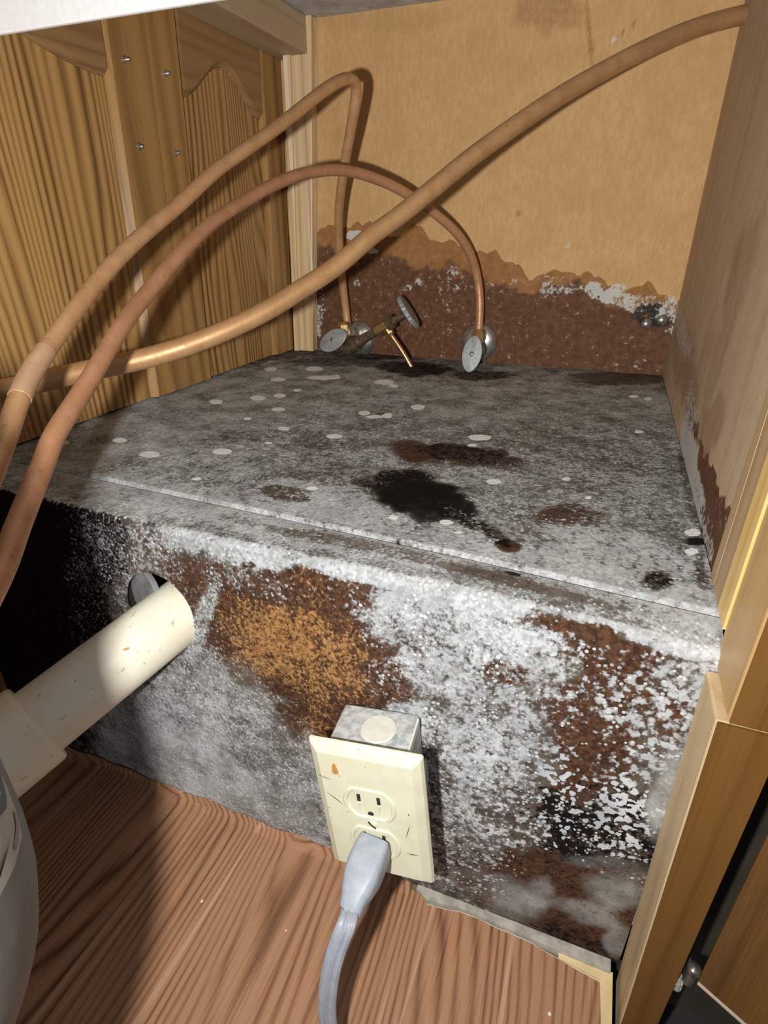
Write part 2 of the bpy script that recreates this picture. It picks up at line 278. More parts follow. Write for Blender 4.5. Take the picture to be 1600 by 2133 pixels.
# ------------------------------------------------------------------ node helper
class NG:
    def __init__(s, name, rough=0.6, metallic=0.0, spec=0.5):
        s.mat = bpy.data.materials.new(name); s.mat.use_nodes = True
        s.nt = s.mat.node_tree; s.b = s.nt.nodes['Principled BSDF']
        s.b.inputs['Roughness'].default_value = rough
        s.b.inputs['Metallic'].default_value = metallic
        s.b.inputs['Specular IOR Level'].default_value = spec
        s._p = None
    def P(s):
        if s._p is None: s._p = s.node('ShaderNodeTexCoord').outputs['Object']
        return s._p
    def node(s, t, **props):
        n = s.nt.nodes.new(t)
        for k, v in props.items(): setattr(n, k, v)
        return n
    def put(s, sock, v):
        if isinstance(v, bpy.types.NodeSocket): s.nt.links.new(v, sock)
        elif v is not None:
            if hasattr(sock.default_value, '__len__') and not hasattr(v, '__len__'): v = (v,)*len(sock.default_value)
            if hasattr(sock.default_value, '__len__') and len(sock.default_value) == 4 and len(v) == 3: v = (*v, 1)
            sock.default_value = v
    def m(s, op, a, b=None, c=None, clamp=False):
        n = s.node('ShaderNodeMath', operation=op, use_clamp=clamp)
        for i, v in enumerate((a, b, c)):
            if v is not None: s.put(n.inputs[i], v)
        return n.outputs[0]
    def vm(s, op, a, b):
        n = s.node('ShaderNodeVectorMath', operation=op); s.put(n.inputs[0], a); s.put(n.inputs[1], b); return n.outputs[0]
    def mix(s, f, a, b, mode='MIX'):
        n = s.node('ShaderNodeMix', data_type='RGBA', blend_type=mode)
        s.put(n.inputs['Factor'], f); s.put(n.inputs[6], a); s.put(n.inputs[7], b); return n.outputs[2]
    def noise(s, vec, scale, det=3, rough=0.55, dist=0.0, col=False):
        n = s.node('ShaderNodeTexNoise'); s.put(n.inputs['Vector'], vec)
        n.inputs['Scale'].default_value = scale; n.inputs['Detail'].default_value = det
        n.inputs['Roughness'].default_value = rough; n.inputs['Distortion'].default_value = dist
        return n.outputs['Color' if col else 'Fac']
    def voro(s, vec, scale, feature='F1', out='Distance', rand=1.0):
        n = s.node('ShaderNodeTexVoronoi', feature=feature); s.put(n.inputs['Vector'], vec)
        n.inputs['Scale'].default_value = scale; n.inputs['Randomness'].default_value = rand
        return n.outputs[out]
    def ss(s, x, a, b, lo=0.0, hi=1.0):
        n = s.node('ShaderNodeMapRange', interpolation_type='SMOOTHSTEP')
        for i, v in enumerate((x, a, b, lo, hi)): s.put(n.inputs[i], v)
        return n.outputs[0]
    def lin(s, x, a, b, lo=0.0, hi=1.0):
        n = s.node('ShaderNodeMapRange')
        for i, v in enumerate((x, a, b, lo, hi)): s.put(n.inputs[i], v)
        return n.outputs[0]
    def ramp(s, f, stops, interp='LINEAR'):
        n = s.node('ShaderNodeValToRGB'); s.put(n.inputs[0], f); e = n.color_ramp; e.interpolation = interp
        while len(e.elements) < len(stops): e.elements.new(0.5)
        for el, (p, c) in zip(e.elements, stops): el.position = p; el.color = (*c, 1)
        return n.outputs[0]
    def map(s, vec, scale=(1, 1, 1), loc=(0, 0, 0), rot=(0, 0, 0)):
        n = s.node('ShaderNodeMapping'); s.put(n.inputs[0], vec)
        n.inputs['Scale'].default_value = scale; n.inputs['Location'].default_value = loc; n.inputs['Rotation'].default_value = rot
        return n.outputs[0]
    def attr(s, name):
        n = s.node('ShaderNodeAttribute', attribute_name=name); q = s.node('ShaderNodeSeparateColor')
        s.nt.links.new(n.outputs['Color'], q.inputs[0]); return q.outputs[0], q.outputs[1], q.outputs[2]
    def bump(s, h, strength=0.3, dist=0.001):
        n = s.node('ShaderNodeBump'); n.inputs['Strength'].default_value = strength; n.inputs['Distance'].default_value = dist
        s.put(n.inputs['Height'], h); s.nt.links.new(n.outputs[0], s.b.inputs['Normal'])
    def done(s, col, rough=None):
        s.put(s.b.inputs['Base Color'], col)
        if rough is not None: s.put(s.b.inputs['Roughness'], rough)
        return s.mat

def wood(name, light, mid, dark, axis, freq=55.0, swirl=3.0, rough=0.45, loc=(0, 0, 0), contrast=1.0, pore=0.5, stretch=0.10, spec=0.4, hi=None, sharp=1.5):
    """grain along one axis: warped bands with cathedral loops, fine pores"""
    g = NG(name, rough, spec=spec); P = g.map(g.P(), loc=loc)
    st = [1.0, 1.0, 1.0]; st[axis] = stretch
    V = g.map(P, scale=tuple(st))
    base = g.noise(V, 9.0, 1.5, 0.5)
    fine = g.noise(V, 45.0, 2.0, 0.5)
    sep = g.node('ShaderNodeSeparateXYZ'); g.put(sep.inputs[0], P)
    others = [i for i in range(3) if i != axis]
    u = g.m('ADD', sep.outputs[others[0]], sep.outputs[others[1]])
    ph = g.m('ADD', g.m('MULTIPLY', u, freq), g.m('ADD', g.m('MULTIPLY', base, swirl*6.0), g.m('MULTIPLY', fine, 0.9)))
    fr = g.m('FRACT', ph)
    d = g.m('MULTIPLY', g.m('ABSOLUTE', g.m('SUBTRACT', fr, 0.5)), 2.0)
    wv = g.lin(g.noise(V, 30.0, 1.0), 0.35, 0.65, 0.55, 1.0)
    band = g.m('MULTIPLY', g.m('POWER', g.m('SUBTRACT', 1.0, d), sharp), wv)
    st2 = [1.0, 1.0, 1.0]; st2[axis] = 0.02
    pores = g.noise(g.map(P, scale=tuple(st2)), 650.0, 2.5, 0.65)
    broad = g.noise(V, 28.0, 2.0)
    band = g.m('ADD', band, g.m('MULTIPLY', g.m('SUBTRACT', broad, 0.45), 0.40))
    band = g.m('ADD', g.m('MULTIPLY', band, contrast), g.m('MULTIPLY', g.m('SUBTRACT', pores, 0.5), pore), clamp=True)
    big = g.noise(V, 4.0, 2.0)
    c = g.ramp(band, [(0.05, light), (0.40, mid), (0.95, dark)])
    c = g.mix(g.lin(big, 0.3, 0.7, 0.0, 0.35), c, mid)
    if hi is not None:
        h = g.ss(g.noise(g.map(P, scale=tuple(st2)), 130.0, 1.0), 0.60, 0.72)
        c = g.mix(g.m('MULTIPLY', h, 0.6), c, hi)
    g.bump(band, 0.06, 0.0004)
    return g.done(c)

def plain(name, c1, c2, scale=60, rough=0.6, metallic=0.0, bump=0.0, det=4, spec=0.5):
    g = NG(name, rough, metallic, spec); n = g.noise(g.P(), scale, det, 0.6)
    if bump: g.bump(n, bump, 0.001)
    return g.done(g.mix(g.ss(n, 0.3, 0.7), c1, c2))

# ------------------------------------------------------------------ materials
def mold_material(name, plane):
    g = NG(name, 0.95, spec=0.04); P = g.P()
    W, R, O = g.attr('stain_a'); K, G, S = g.attr('stain_b'); PF, A_, B_ = g.attr('stain_c')
    nf = g.noise(P, 420, 3, 0.65); nf2 = g.noise(g.map(P, loc=(3, 1, 7)), 300, 3, 0.6)
    nm = g.noise(P, 110, 4, 0.6); nl = g.noise(P, 32, 4, 0.6)
    nc = g.noise(g.map(P, loc=(5, 9, 2)), 170, 1.2, 0.5)
    # bare board, greyed and rusty brown
    c = g.mix(g.ss(nm, 0.35, 0.65), (0.068, 0.054, 0.044), (0.165, 0.142, 0.122))
    rust = g.mix(g.ss(nf2, 0.35, 0.65), (0.040, 0.021, 0.014), (0.108, 0.051, 0.029))
    rm = g.ss(g.m('ADD', R, g.m('MULTIPLY', g.m('SUBTRACT', g.m('ADD', g.m('MULTIPLY', nm, 0.6), g.m('MULTIPLY', nf2, 0.4)), 0.5), 1.9)), 0.28, 0.78)
    c = g.mix(rm, c, rust)
    om = g.ss(g.m('ADD', O, g.m('MULTIPLY', g.m('SUBTRACT', g.m('ADD', g.m('MULTIPLY', nf, 0.7), g.m('MULTIPLY', nm, 0.3)), 0.5), 3.0)), 0.40, 0.72)
    orange = g.mix(g.ss(nf2, 0.4, 0.62), (0.22, 0.105, 0.038), (0.40, 0.215, 0.085))
    c = g.mix(g.m('MULTIPLY', om, g.ss(O, 0.02, 0.2)), c, orange)
    km = g.ss(g.m('ADD', K, g.m('MULTIPLY', g.m('SUBTRACT', g.m('ADD', g.m('MULTIPLY', nm, 0.5), g.m('MULTIPLY', nf2, 0.5)), 0.5), 2.6)), 0.38, 0.66)
    c = g.mix(g.m('MULTIPLY', km, g.ss(K, 0.0, 0.15)), c, (0.011, 0.008, 0.007))
    # soft grey-green bloom
    gm = g.m('MULTIPLY', G, g.ss(g.m('ADD', g.m('MULTIPLY', nl, 0.6), g.m('MULTIPLY', nf, 0.4)), 0.22, 0.62, 0.45, 1.35), clamp=True)
    c = g.mix(gm, c, g.mix(g.ss(nl, 0.35, 0.65), (0.27, 0.277, 0.25), (0.49, 0.50, 0.485)))
    # white colonies: fine specks or coarse discs, by S
    tf = g.m('ADD', g.m('ADD', g.m('MULTIPLY', nf, 0.50), g.m('MULTIPLY', nm, 0.32)), g.m('MULTIPLY', nl, 0.18))
    vd = g.voro(g.vm('ADD', P, g.map(g.noise(P, 300, 1, col=True), scale=(0.0042,)*3)), 230)
    tc = g.m('ADD', g.m('MULTIPLY', g.m('SUBTRACT', 0.86, vd), 0.42), g.m('MULTIPLY', nc, 0.58))
    t = g.m('ADD', g.m('MULTIPLY', tf, g.m('SUBTRACT', 1.0, S)), g.m('MULTIPLY', tc, S))
    t = g.m('ADD', g.m('MULTIPLY', g.m('SUBTRACT', t, 0.5), 2.6), 0.5)
    soft = g.lin(S, 0.0, 1.0, 0.20, 0.05)
    th = g.m('SUBTRACT', 1.0, W)
    wm = g.ss(t, g.m('SUBTRACT', th, soft), g.m('ADD', th, soft))
    wm = g.m('MULTIPLY', wm, g.ss(W, 0.0, 0.06))
    wcol = g.mix(g.ss(nl, 0.35, 0.65), (0.41, 0.435, 0.46), (0.585, 0.61, 0.625))
    wcol = g.mix(g.m('MULTIPLY', g.ss(nf2, 0.42, 0.60), g.lin(S, 0.0, 0.8, 0.85, 0.1)), wcol, (0.31, 0.31, 0.30))
    c = g.mix(g.m('MULTIPLY', wm, g.lin(S, 0, 1, 0.82, 0.97)), c, wcol)
    # scattered single specks
    sv = g.voro(g.map(P, loc=(1, 2, 3)), 120); sp = g.ss(sv, 0.16, 0.10)
    sp = g.m('MULTIPLY', sp, g.m('MULTIPLY', g.ss(W, 0.12, 0.4), g.ss(nm, 0.45, 0.6)))
    c = g.mix(g.m('MULTIPLY', sp, 0.7), c, (0.66, 0.66, 0.64))
    sv2 = g.voro(g.map(P, loc=(4, 4, 1)), 270); sp2 = g.ss(sv2, g.m('MULTIPLY', g.noise(P, 70, 2), 0.62), g.m('MULTIPLY', g.noise(P, 70, 2), 0.42))
    sp2 = g.m('MULTIPLY', sp2, g.m('MULTIPLY', g.ss(W, 0.14, 0.42), g.ss(g.noise(g.map(P, loc=(8, 8, 8)), 60, 3), 0.42, 0.58)))
    c = g.mix(g.m('MULTIPLY', sp2, 0.8), c, (0.62, 0.64, 0.64))
    dv = g.ss(g.noise(g.map(P, loc=(2, 6, 8)), 230, 3, 0.65), 0.58, 0.68)
    c = g.mix(g.m('MULTIPLY', dv, g.m('MULTIPLY', g.m('MULTIPLY', 0.55, g.ss(G, 0.7, 0.2)), g.ss(W, 0.9, 0.4))), c, (0.035, 0.024, 0.017))
    pm = g.ss(g.m('ADD', PF, g.m('MULTIPLY', g.m('SUBTRACT', nm, 0.5), 0.5)), 0.35, 0.6)
    c = g.mix(g.m('MULTIPLY', pm, 0.92), c, (0.86, 0.87, 0.88))
    h = g.m('ADD', g.m('ADD', g.m('MULTIPLY', wm, g.lin(S, 0, 1, 0.7, 0.15)), g.m('MULTIPLY', pm, 1.2)), g.m('MULTIPLY', nf, 0.5))
    g.bump(h, 0.45, 0.0009)
    return g.done(c)

def panel_material(name, c1, c2, streak):
    g = NG(name, 0.72, spec=0.25); P = g.P()
    W, R, O = g.attr('stain_a'); K, G, S = g.attr('stain_b'); AX, A_, B_ = g.attr('stain_c')
    nf = g.noise(P, 520, 3, 0.7); nm = g.noise(P, 130, 4, 0.6); nl = g.noise(P, 22, 4, 0.6)
    fib = g.noise(g.map(P, scale=(1, 1, 0.35)), 260, 4, 0.7)
    c = g.mix(g.ss(fib, 0.32, 0.68), c1, c2)
    c = g.mix(g.lin(nl, 0.3, 0.7, 0.0, 0.5), c, tuple(0.82*v for v in c1))
    if streak:
        stn = g.noise(g.map(P, scale=(1, 1, 0.05)), 55, 3, 0.6)
        c = g.mix(g.ss(stn, 0.46, 0.76, 0.0, 0.45), c, (0.27, 0.175, 0.095))
    # tide marks: light brown (R), then dark red brown (O)
    lt = g.mix(g.ss(nm, 0.3, 0.7), (0.250, 0.110, 0.034), (0.315, 0.150, 0.052))
    dk = g.mix(g.ss(nm, 0.3, 0.7), (0.082, 0.034, 0.016), (0.140, 0.060, 0.028))
    dk = g.mix(g.ss(nf, 0.55, 0.75, 0, 0.4), dk, (0.24, 0.12, 0.07))
    c = g.mix(g.ss(g.m('ADD', R, g.m('MULTIPLY', g.m('SUBTRACT', nm, 0.5), 0.25)), 0.42, 0.55), c, lt)
    c = g.mix(g.ss(g.m('ADD', O, g.m('MULTIPLY', g.m('SUBTRACT', nl, 0.5), 0.35)), 0.30, 0.72), c, dk)
    c = g.mix(g.m('MULTIPLY', AX, g.lin(nm, 0.3, 0.7, 0.6, 1.0)), c, (0.19, 0.085, 0.03))
    km = g.ss(g.m('ADD', K, g.m('MULTIPLY', g.m('SUBTRACT', nm, 0.5), 1.4)), 0.35, 0.7)
    c = g.mix(g.m('MULTIPLY', km, g.ss(K, 0.0, 0.15)), c, (0.022, 0.017, 0.015))
    t = g.m('ADD', g.m('MULTIPLY', g.noise(P, 300, 3, 0.6), 0.45), g.m('ADD', g.m('MULTIPLY', nm, 0.35), g.m('MULTIPLY', g.noise(P, 45, 2), 0.20)))
    t = g.m('ADD', g.m('MULTIPLY', g.m('SUBTRACT', t, 0.5), 2.8), 0.5)
    th = g.m('SUBTRACT', 1.0, W)
    wm = g.m('MULTIPLY', g.ss(t, g.m('SUBTRACT', th, 0.16), g.m('ADD', th, 0.16)), g.ss(W, 0.0, 0.05))
    sv = g.voro(P, 95); sp = g.m('MULTIPLY', g.ss(sv, 0.15, 0.09), g.ss(W, 0.05, 0.25))
    wm = g.m('MAXIMUM', wm, g.m('MULTIPLY', sp, g.ss(nm, 0.48, 0.6)))
    c = g.mix(g.m('MULTIPLY', wm, 0.85), c, (0.52, 0.53, 0.50))
    g.bump(g.m('ADD', g.m('MULTIPLY', fib, 0.4), wm), 0.2, 0.0006)
    return g.done(c)

M = {}
M['mold_front'] = mold_material('moldy_front_board', 'front')
M['mold_top'] = mold_material('moldy_shelf_board', 'top')
M['hardboard'] = panel_material('hardboard_back', (0.50, 0.295, 0.125), (0.585, 0.365, 0.170), False)
M['particle'] = panel_material('side_panel_board', (0.47, 0.345, 0.215), (0.56, 0.425, 0.275), True)
M['oak'] = wood('oak_panel', (0.46, 0.268, 0.100), (0.315, 0.170, 0.056), (0.075, 0.034, 0.012), 2, freq=125, swirl=2.6, sharp=1.45, rough=0.38, contrast=1.0, pore=0.55, stretch=0.085)
M['oak_panel_two'] = wood('oak_panel_two', (0.41, 0.235, 0.088), (0.275, 0.148, 0.049), (0.068, 0.031, 0.011), 2, freq=115, swirl=3.2, sharp=1.45, rough=0.38, loc=(0.3, 0.21, 1.7), contrast=0.95, pore=0.55, stretch=0.13)
M['oak_stile'] = wood('oak_stile', (0.37, 0.208, 0.074), (0.27, 0.145, 0.048), (0.11, 0.052, 0.018), 2, freq=40, swirl=0.8, rough=0.36, loc=(1, 2, 3), contrast=0.7, pore=0.9, stretch=0.06)
M['oak_rail'] = wood('oak_rail', (0.27, 0.155, 0.066), (0.215, 0.12, 0.05), (0.11, 0.058, 0.026), 1, freq=45, swirl=0.8, rough=0.45, loc=(2, 2, 3), contrast=0.6, pore=0.9, stretch=0.08)
M['pale_wood'] = wood('pale_pine', (0.62, 0.47, 0.29), (0.54, 0.37, 0.19), (0.30, 0.17, 0.07), 2, freq=60, swirl=0.6, rough=0.4, contrast=0.7, pore=0.9, stretch=0.04, hi=(0.78, 0.68, 0.52))
M['cleat_wood'] = wood('weathered_cleat', (0.40, 0.30, 0.19), (0.34, 0.245, 0.145), (0.20, 0.125, 0.07), 1, freq=35, swirl=1.0, rough=0.6, contrast=0.6, pore=0.7, stretch=0.1)
M['strip_tan'] = wood('tan_edge_strip', (0.46, 0.32, 0.18), (0.40, 0.26, 0.13), (0.23, 0.13, 0.055), 2, freq=60, swirl=0.5, rough=0.45, contrast=0.5, pore=0.8, stretch=0.04)
M['strip_yellow'] = wood('yellow_edge_strip', (0.74, 0.50, 0.19), (0.66, 0.42, 0.14), (0.46, 0.26, 0.07), 2, freq=70, swirl=0.4, rough=0.38, contrast=0.5, pore=0.6, stretch=0.04)
M['stile_light'] = wood('stile_inner_face', (0.50, 0.32, 0.135), (0.43, 0.255, 0.095), (0.25, 0.13, 0.042), 2, freq=50, swirl=0.5, rough=0.4, contrast=0.55, pore=0.9, stretch=0.04)
M['post_pale'] = wood('lower_post_wood', (0.60, 0.45, 0.27), (0.50, 0.35, 0.18), (0.28, 0.165, 0.07), 2, freq=55, swirl=0.4, rough=0.5, contrast=0.6, pore=1.0, stretch=0.04)
M['stained_front'] = wood('stained_front', (0.17, 0.080, 0.021), (0.135, 0.060, 0.015), (0.075, 0.031, 0.008), 2, freq=50, swirl=0.6, rough=0.35, contrast=0.5, pore=1.0, stretch=0.06)
M['door_wood'] = wood('stained_door', (0.15, 0.070, 0.019), (0.115, 0.052, 0.014), (0.06, 0.024, 0.007), 2, freq=60, swirl=0.9, rough=0.35, loc=(0, 1, 2), contrast=0.8, pore=1.0, stretch=0.06)
M['vinyl'] = wood('woodgrain_vinyl', (0.40, 0.215, 0.122), (0.27, 0.130, 0.068), (0.075, 0.032, 0.016), 1, freq=130, swirl=3.6, rough=0.36, contrast=0.85, pore=1.1, stretch=0.16, spec=0.4, hi=(0.54, 0.335, 0.225), sharp=2.0)
M['backing'] = plain('vinyl_backing', (0.74, 0.70, 0.64), (0.60, 0.54, 0.46), 90, 0.8)
M['underlay'] = plain('tan_underlay', (0.60, 0.45, 0.22), (0.70, 0.56, 0.32), 60, 0.8, bump=0.2)
M['grey_sliver'] = plain('mouldy_sliver', (0.26, 0.24, 0.20), (0.44, 0.41, 0.35), 90, 0.9, bump=0.3)
M['subfloor'] = plain('subfloor', (0.20, 0.14, 0.09), (0.12, 0.08, 0.05), 40, 0.9)
M['dark'] = plain('void_shade', (0.012, 0.010, 0.009), (0.02, 0.017, 0.014), 20, 0.9)  # near-black colour paints the shade inside gaps and the drain hole
M['toe'] = plain('toe_board_gap_shade', (0.022, 0.018, 0.011), (0.036, 0.030, 0.018), 35, 0.7, bump=0.1)  # toe board tone, near-black so it also paints the shaded door gap
M['pale_edge'] = plain('pale_door_edge', (0.42, 0.34, 0.26), (0.52, 0.43, 0.33), 90, 0.6)
def copper_mat(name, c1, c2, c3, rough, met):
    g = NG(name, rough, met); P = g.P(); n = g.noise(P, 55, 4, 0.6); n2 = g.noise(P, 240, 3, 0.6)
    c = g.mix(g.ss(n, 0.35, 0.65), c1, c2); c = g.mix(g.ss(n2, 0.58, 0.74, 0, 0.6), c, c3)
    return g.done(c, g.lin(n2, 0.3, 0.7, rough-0.08, rough+0.12))
M['copper'] = copper_mat('oxidised_copper', (0.60, 0.345, 0.175), (0.52, 0.285, 0.135), (0.30, 0.15, 0.075), 0.44, 0.35)
M['copper_red'] = copper_mat('reddish_copper', (0.55, 0.285, 0.155), (0.47, 0.23, 0.118), (0.27, 0.13, 0.07), 0.44, 0.35)
M['copper_thick'] = copper_mat('tan_copper', (0.52, 0.30, 0.142), (0.45, 0.245, 0.108), (0.28, 0.145, 0.068), 0.44, 0.35)
M['pale_copper'] = copper_mat('pale_copper', (0.66, 0.42, 0.25), (0.58, 0.36, 0.21), (0.40, 0.24, 0.14), 0.4, 0.3)
M['copper_bright'] = copper_mat('bright_copper', (0.80, 0.46, 0.28), (0.66, 0.34, 0.2), (0.32, 0.16, 0.1), 0.3, 0.9)
M['chrome'] = plain('dull_chrome', (0.62, 0.62, 0.62), (0.44, 0.43, 0.42), 130, 0.28, 0.9)
M['handle_grey'] = plain('dull_handle', (0.36, 0.38, 0.39), (0.27, 0.29, 0.29), 220, 0.5, 0.12)
M['brass'] = plain('brass', (0.62, 0.45, 0.20), (0.46, 0.31, 0.12), 150, 0.34, 0.85)
M['grimy'] = plain('tarnished_brass', (0.095, 0.065, 0.04), (0.20, 0.15, 0.09), 160, 0.5, 0.5, bump=0.3)
M['iron'] = plain('grey_cast_knob', (0.20, 0.21, 0.21), (0.36, 0.37, 0.37), 420, 0.5, 0.2)
M['hinge_metal'] = plain('tarnished_hinge', (0.10, 0.085, 0.075), (0.20, 0.17, 0.15), 260, 0.35, 0.6)
M['steel'] = plain('screw_steel', (0.70, 0.70, 0.72), (0.55, 0.55, 0.57), 200, 0.22, 0.95)
M['galv'] = plain('galvanised', (0.33, 0.345, 0.345), (0.62, 0.635, 0.63), 190, 0.5, 0.12, bump=0.15)
M['disc_grey'] = plain('mouldy_disc', (0.14, 0.14, 0.135), (0.23, 0.23, 0.225), 120, 0.9)
M['galv_disc'] = plain('knockout_disc', (0.66, 0.65, 0.56), (0.74, 0.73, 0.65), 160, 0.5, 0.1)
def ivory_mat():
    g = NG('ivory_plastic', 0.34); P = g.P()
    n = g.noise(P, 70, 3); c = g.mix(g.ss(n, 0.35, 0.7), (0.75, 0.725, 0.545), (0.70, 0.67, 0.485))
    d = g.ss(g.noise(g.map(P, scale=(1, 1, 0.5)), 330, 2, 0.6), 0.70, 0.76)
    c = g.mix(g.m('MULTIPLY', d, 0.6), c, (0.27, 0.21, 0.09))
    return g.done(c)
M['ivory'] = ivory_mat()
M['slot'] = plain('dark_slot', (0.02, 0.017, 0.012), (0.03, 0.025, 0.02), 50, 0.8)
M['rust_drip'] = plain('rust_drip', (0.50, 0.22, 0.04), (0.62, 0.34, 0.10), 300, 0.35)
M['plug'] = plain('grey_plug', (0.36, 0.39, 0.44), (0.30, 0.33, 0.38), 150, 0.45)
M['cord'] = plain('grey_cord', (0.36, 0.375, 0.43), (0.30, 0.315, 0.37), 150, 0.42)
def pvc_mat():
    g = NG('yellowed_pvc', 0.34); P = g.P()
    c = g.mix(g.ss(g.noise(P, 30, 3), 0.3, 0.7), (0.80, 0.765, 0.64), (0.74, 0.69, 0.53))
    d = g.ss(g.noise(g.map(P, rot=(0.28, 0, -0.36), scale=(1, 0.18, 1)), 260, 3, 0.65), 0.63, 0.72)
    c = g.mix(g.m('MULTIPLY', d, 0.55), c, (0.26, 0.20, 0.10))
    sp = g.ss(g.voro(P, 90), 0.10, 0.05); c = g.mix(g.m('MULTIPLY', sp, 0.6), c, (0.26, 0.19, 0.08))
    return g.done(c)
M['pvc'] = pvc_mat()
M['enamel'] = plain('white_enamel', (0.93, 0.93, 0.93), (0.86, 0.86, 0.87), 150, 0.4, bump=0.3)
M['counter_under'] = plain('counter_underside', (0.46, 0.46, 0.47), (0.32, 0.31, 0.30), 45, 0.8, bump=0.1)
M['grey_paint'] = plain('grey_disposer', (0.115, 0.12, 0.117), (0.165, 0.17, 0.165), 70, 0.45)
M['sticker'] = plain('paper_sticker', (0.44, 0.42, 0.39), (0.54, 0.52, 0.47), 60, 0.6)
M['blue_ink'] = plain('blue_ink', (0.045, 0.06, 0.14), (0.10, 0.12, 0.19), 130, 0.5)
M['mauve_ink'] = plain('mauve_ink', (0.26, 0.19, 0.22), (0.36, 0.29, 0.30), 200, 0.6)
M['crumb'] = plain('white_crumb', (0.75, 0.72, 0.66), (0.6, 0.56, 0.5), 300, 0.8)
M['lint'] = plain('grey_lint', (0.30, 0.26, 0.22), (0.42, 0.38, 0.33), 400, 0.95, bump=0.6)

# ------------------------------------------------------------------ object helpers
def thing(name, label, cat, loc=(0, 0, 0), group=None):
    o = bpy.data.objects.new(name, None); COL.objects.link(o); o.location = loc; o.empty_display_size = 0.02
    o['label'] = label; o['category'] = cat
    if group: o['group'] = group
    return o
def tag(o, label, cat, group=None):
    o['label'] = label; o['category'] = cat
    if group: o['group'] = group
    return o
def root_loc(p):
    v = Vector((0, 0, 0))
    while p is not None: v = v + p.location; p = p.parent
    return v
def obj(name, verts, faces, mat, parent=None, origin=None, smooth=False, bevel=0.0, seg=2, autosmooth=None):
    """verts are given in world space; they are stored relative to the parent / origin"""
    base = root_loc(parent) if parent is not None else Vector((0, 0, 0))
    org = Vector(origin) if origin is not None else base
    me = bpy.data.meshes.new(name)
    V = np.asarray(verts, dtype=float) - np.array(org)
    me.from_pydata([tuple(v) for v in V], [], [tuple(f) for f in faces])
    bm = bmesh.new(); bm.from_mesh(me)
    bmesh.ops.recalc_face_normals(bm, faces=bm.faces)
    if bevel > 0: bmesh.ops.bevel(bm, geom=bm.edges[:], offset=bevel, segments=seg, affect='EDGES', profile=0.5, clamp_overlap=True)
    if smooth:
        for f in bm.faces: f.smooth = True
        for e in bm.edges:
            if len(e.link_faces) == 2 and e.calc_face_angle(0) > 0.6: e.smooth = False
    bm.to_mesh(me); bm.free()
    me.materials.append(mat)
    o = bpy.data.objects.new(name, me); COL.objects.link(o)
    if parent is not None: o.parent = parent; o.location = org - base
    else: o.location = org
    return o
def struct(name, *a, **k):
    o = obj(name, *a, **k); o['kind'] = 'structure'; return o
def box(x0, x1, y0, y1, z0, z1):
    v = [(x, y, z) for x in (x0, x1) for y in (y0, y1) for z in (z0, z1)]
    return v, [(0, 1, 3, 2), (4, 6, 7, 5), (0, 4, 5, 1), (2, 3, 7, 6), (0, 2, 6, 4), (1, 5, 7, 3)]
def merge(*parts):
    V, F = [], []
    for v, f in parts:
        n = len(V); V += [tuple(p) for p in v]; F += [tuple(i+n for i in q) for q in f]
    return V, F
def frame_of(axis, hint=(0, 0, 1)):
    a = Vector(axis).normalized(); h = Vector(hint)
    if abs(a.dot(h.normalized())) > 0.95: h = Vector((1, 0, 0))
    u = h.cross(a).normalized(); return u, a.cross(u), a
def lathe(center, axis, prof, n=32, hint=(0, 0, 1), sx=1.0, sy=1.0, a0=0.0, cap=True):
    """prof: list of (radius, distance along axis)"""
    u, w, a = frame_of(axis, hint); c = Vector(center); V, F = [], []
    for r, d in prof:
        for k in range(n):
            t = 2*math.pi*k/n + a0
            V.append(c + a*d + u*(r*sx*math.cos(t)) + w*(r*sy*math.sin(t)))
    m = len(prof)
    for i in range(m-1):
        for k in range(n): F.append((i*n+k, i*n+(k+1) % n, (i+1)*n+(k+1) % n, (i+1)*n+k))
    if cap: F.append(tuple(range(n))[::-1])
    F.append(tuple((m-1)*n+k for k in range(n)))
    return V, F
def spline(pts, per=10):
    P = [np.array(p) for p in pts]; P = [2*P[0]-P[1]] + P + [2*P[-1]-P[-2]]; out = []
    for i in range(1, len(P)-2):
        for k in range(per):
            t = k/per; a, b, c, d = P[i-1], P[i], P[i+1], P[i+2]
            out.append(0.5*((2*b)+(c-a)*t+(2*a-5*b+4*c-d)*t*t+(3*b-a-3*c+d)*t**3))
    out.append(P[-2]); out = np.array(out)
    for _ in range(6): out[1:-1] = 0.25*out[:-2] + 0.5*out[1:-1] + 0.25*out[2:]
    return out
def sweep(path, section, hint=(0, 0, 1), scales=None, across=None):
    """section: list of (u, w); parallel-transported along path"""
    path = np.asarray(path); n = len(section); V, F = [], []
    T = np.gradient(path, axis=0); T /= np.linalg.norm(T, axis=1)[:, None]
    u, w, _ = frame_of(T[0], hint); u = np.array(u)
    for i, p in enumerate(path):
        t = T[i]; u = (u if across is None else np.array(across, dtype=float)); u = u - t*np.dot(u, t); u /= np.linalg.norm(u); w = np.cross(t, u)
        s = 1.0 if scales is None else scales[i]
        for a, b in section: V.append(p + u*a*s + w*b*s)
    for i in range(len(path)-1):
        for k in range(n): F.append((i*n+k, i*n+(k+1) % n, (i+1)*n+(k+1) % n, (i+1)*n+k))
    F.append(tuple(range(n))[::-1]); F.append(tuple((len(path)-1)*n+k for k in range(n)))
    return V, F
def circle(r, n=20): return [(r*math.cos(2*math.pi*k/n), r*math.sin(2*math.pi*k/n)) for k in range(n)]
def prism(poly, fn, d0, d1):
    """2-D polygon extruded: fn(a, b, d) -> world point"""
    n = len(poly); V = [fn(a, b, d0) for a, b in poly] + [fn(a, b, d1) for a, b in poly]
    F = [tuple(range(n))[::-1], tuple(range(n, 2*n))] + [(k, (k+1) % n, n+(k+1) % n, n+k) for k in range(n)]
    return V, F

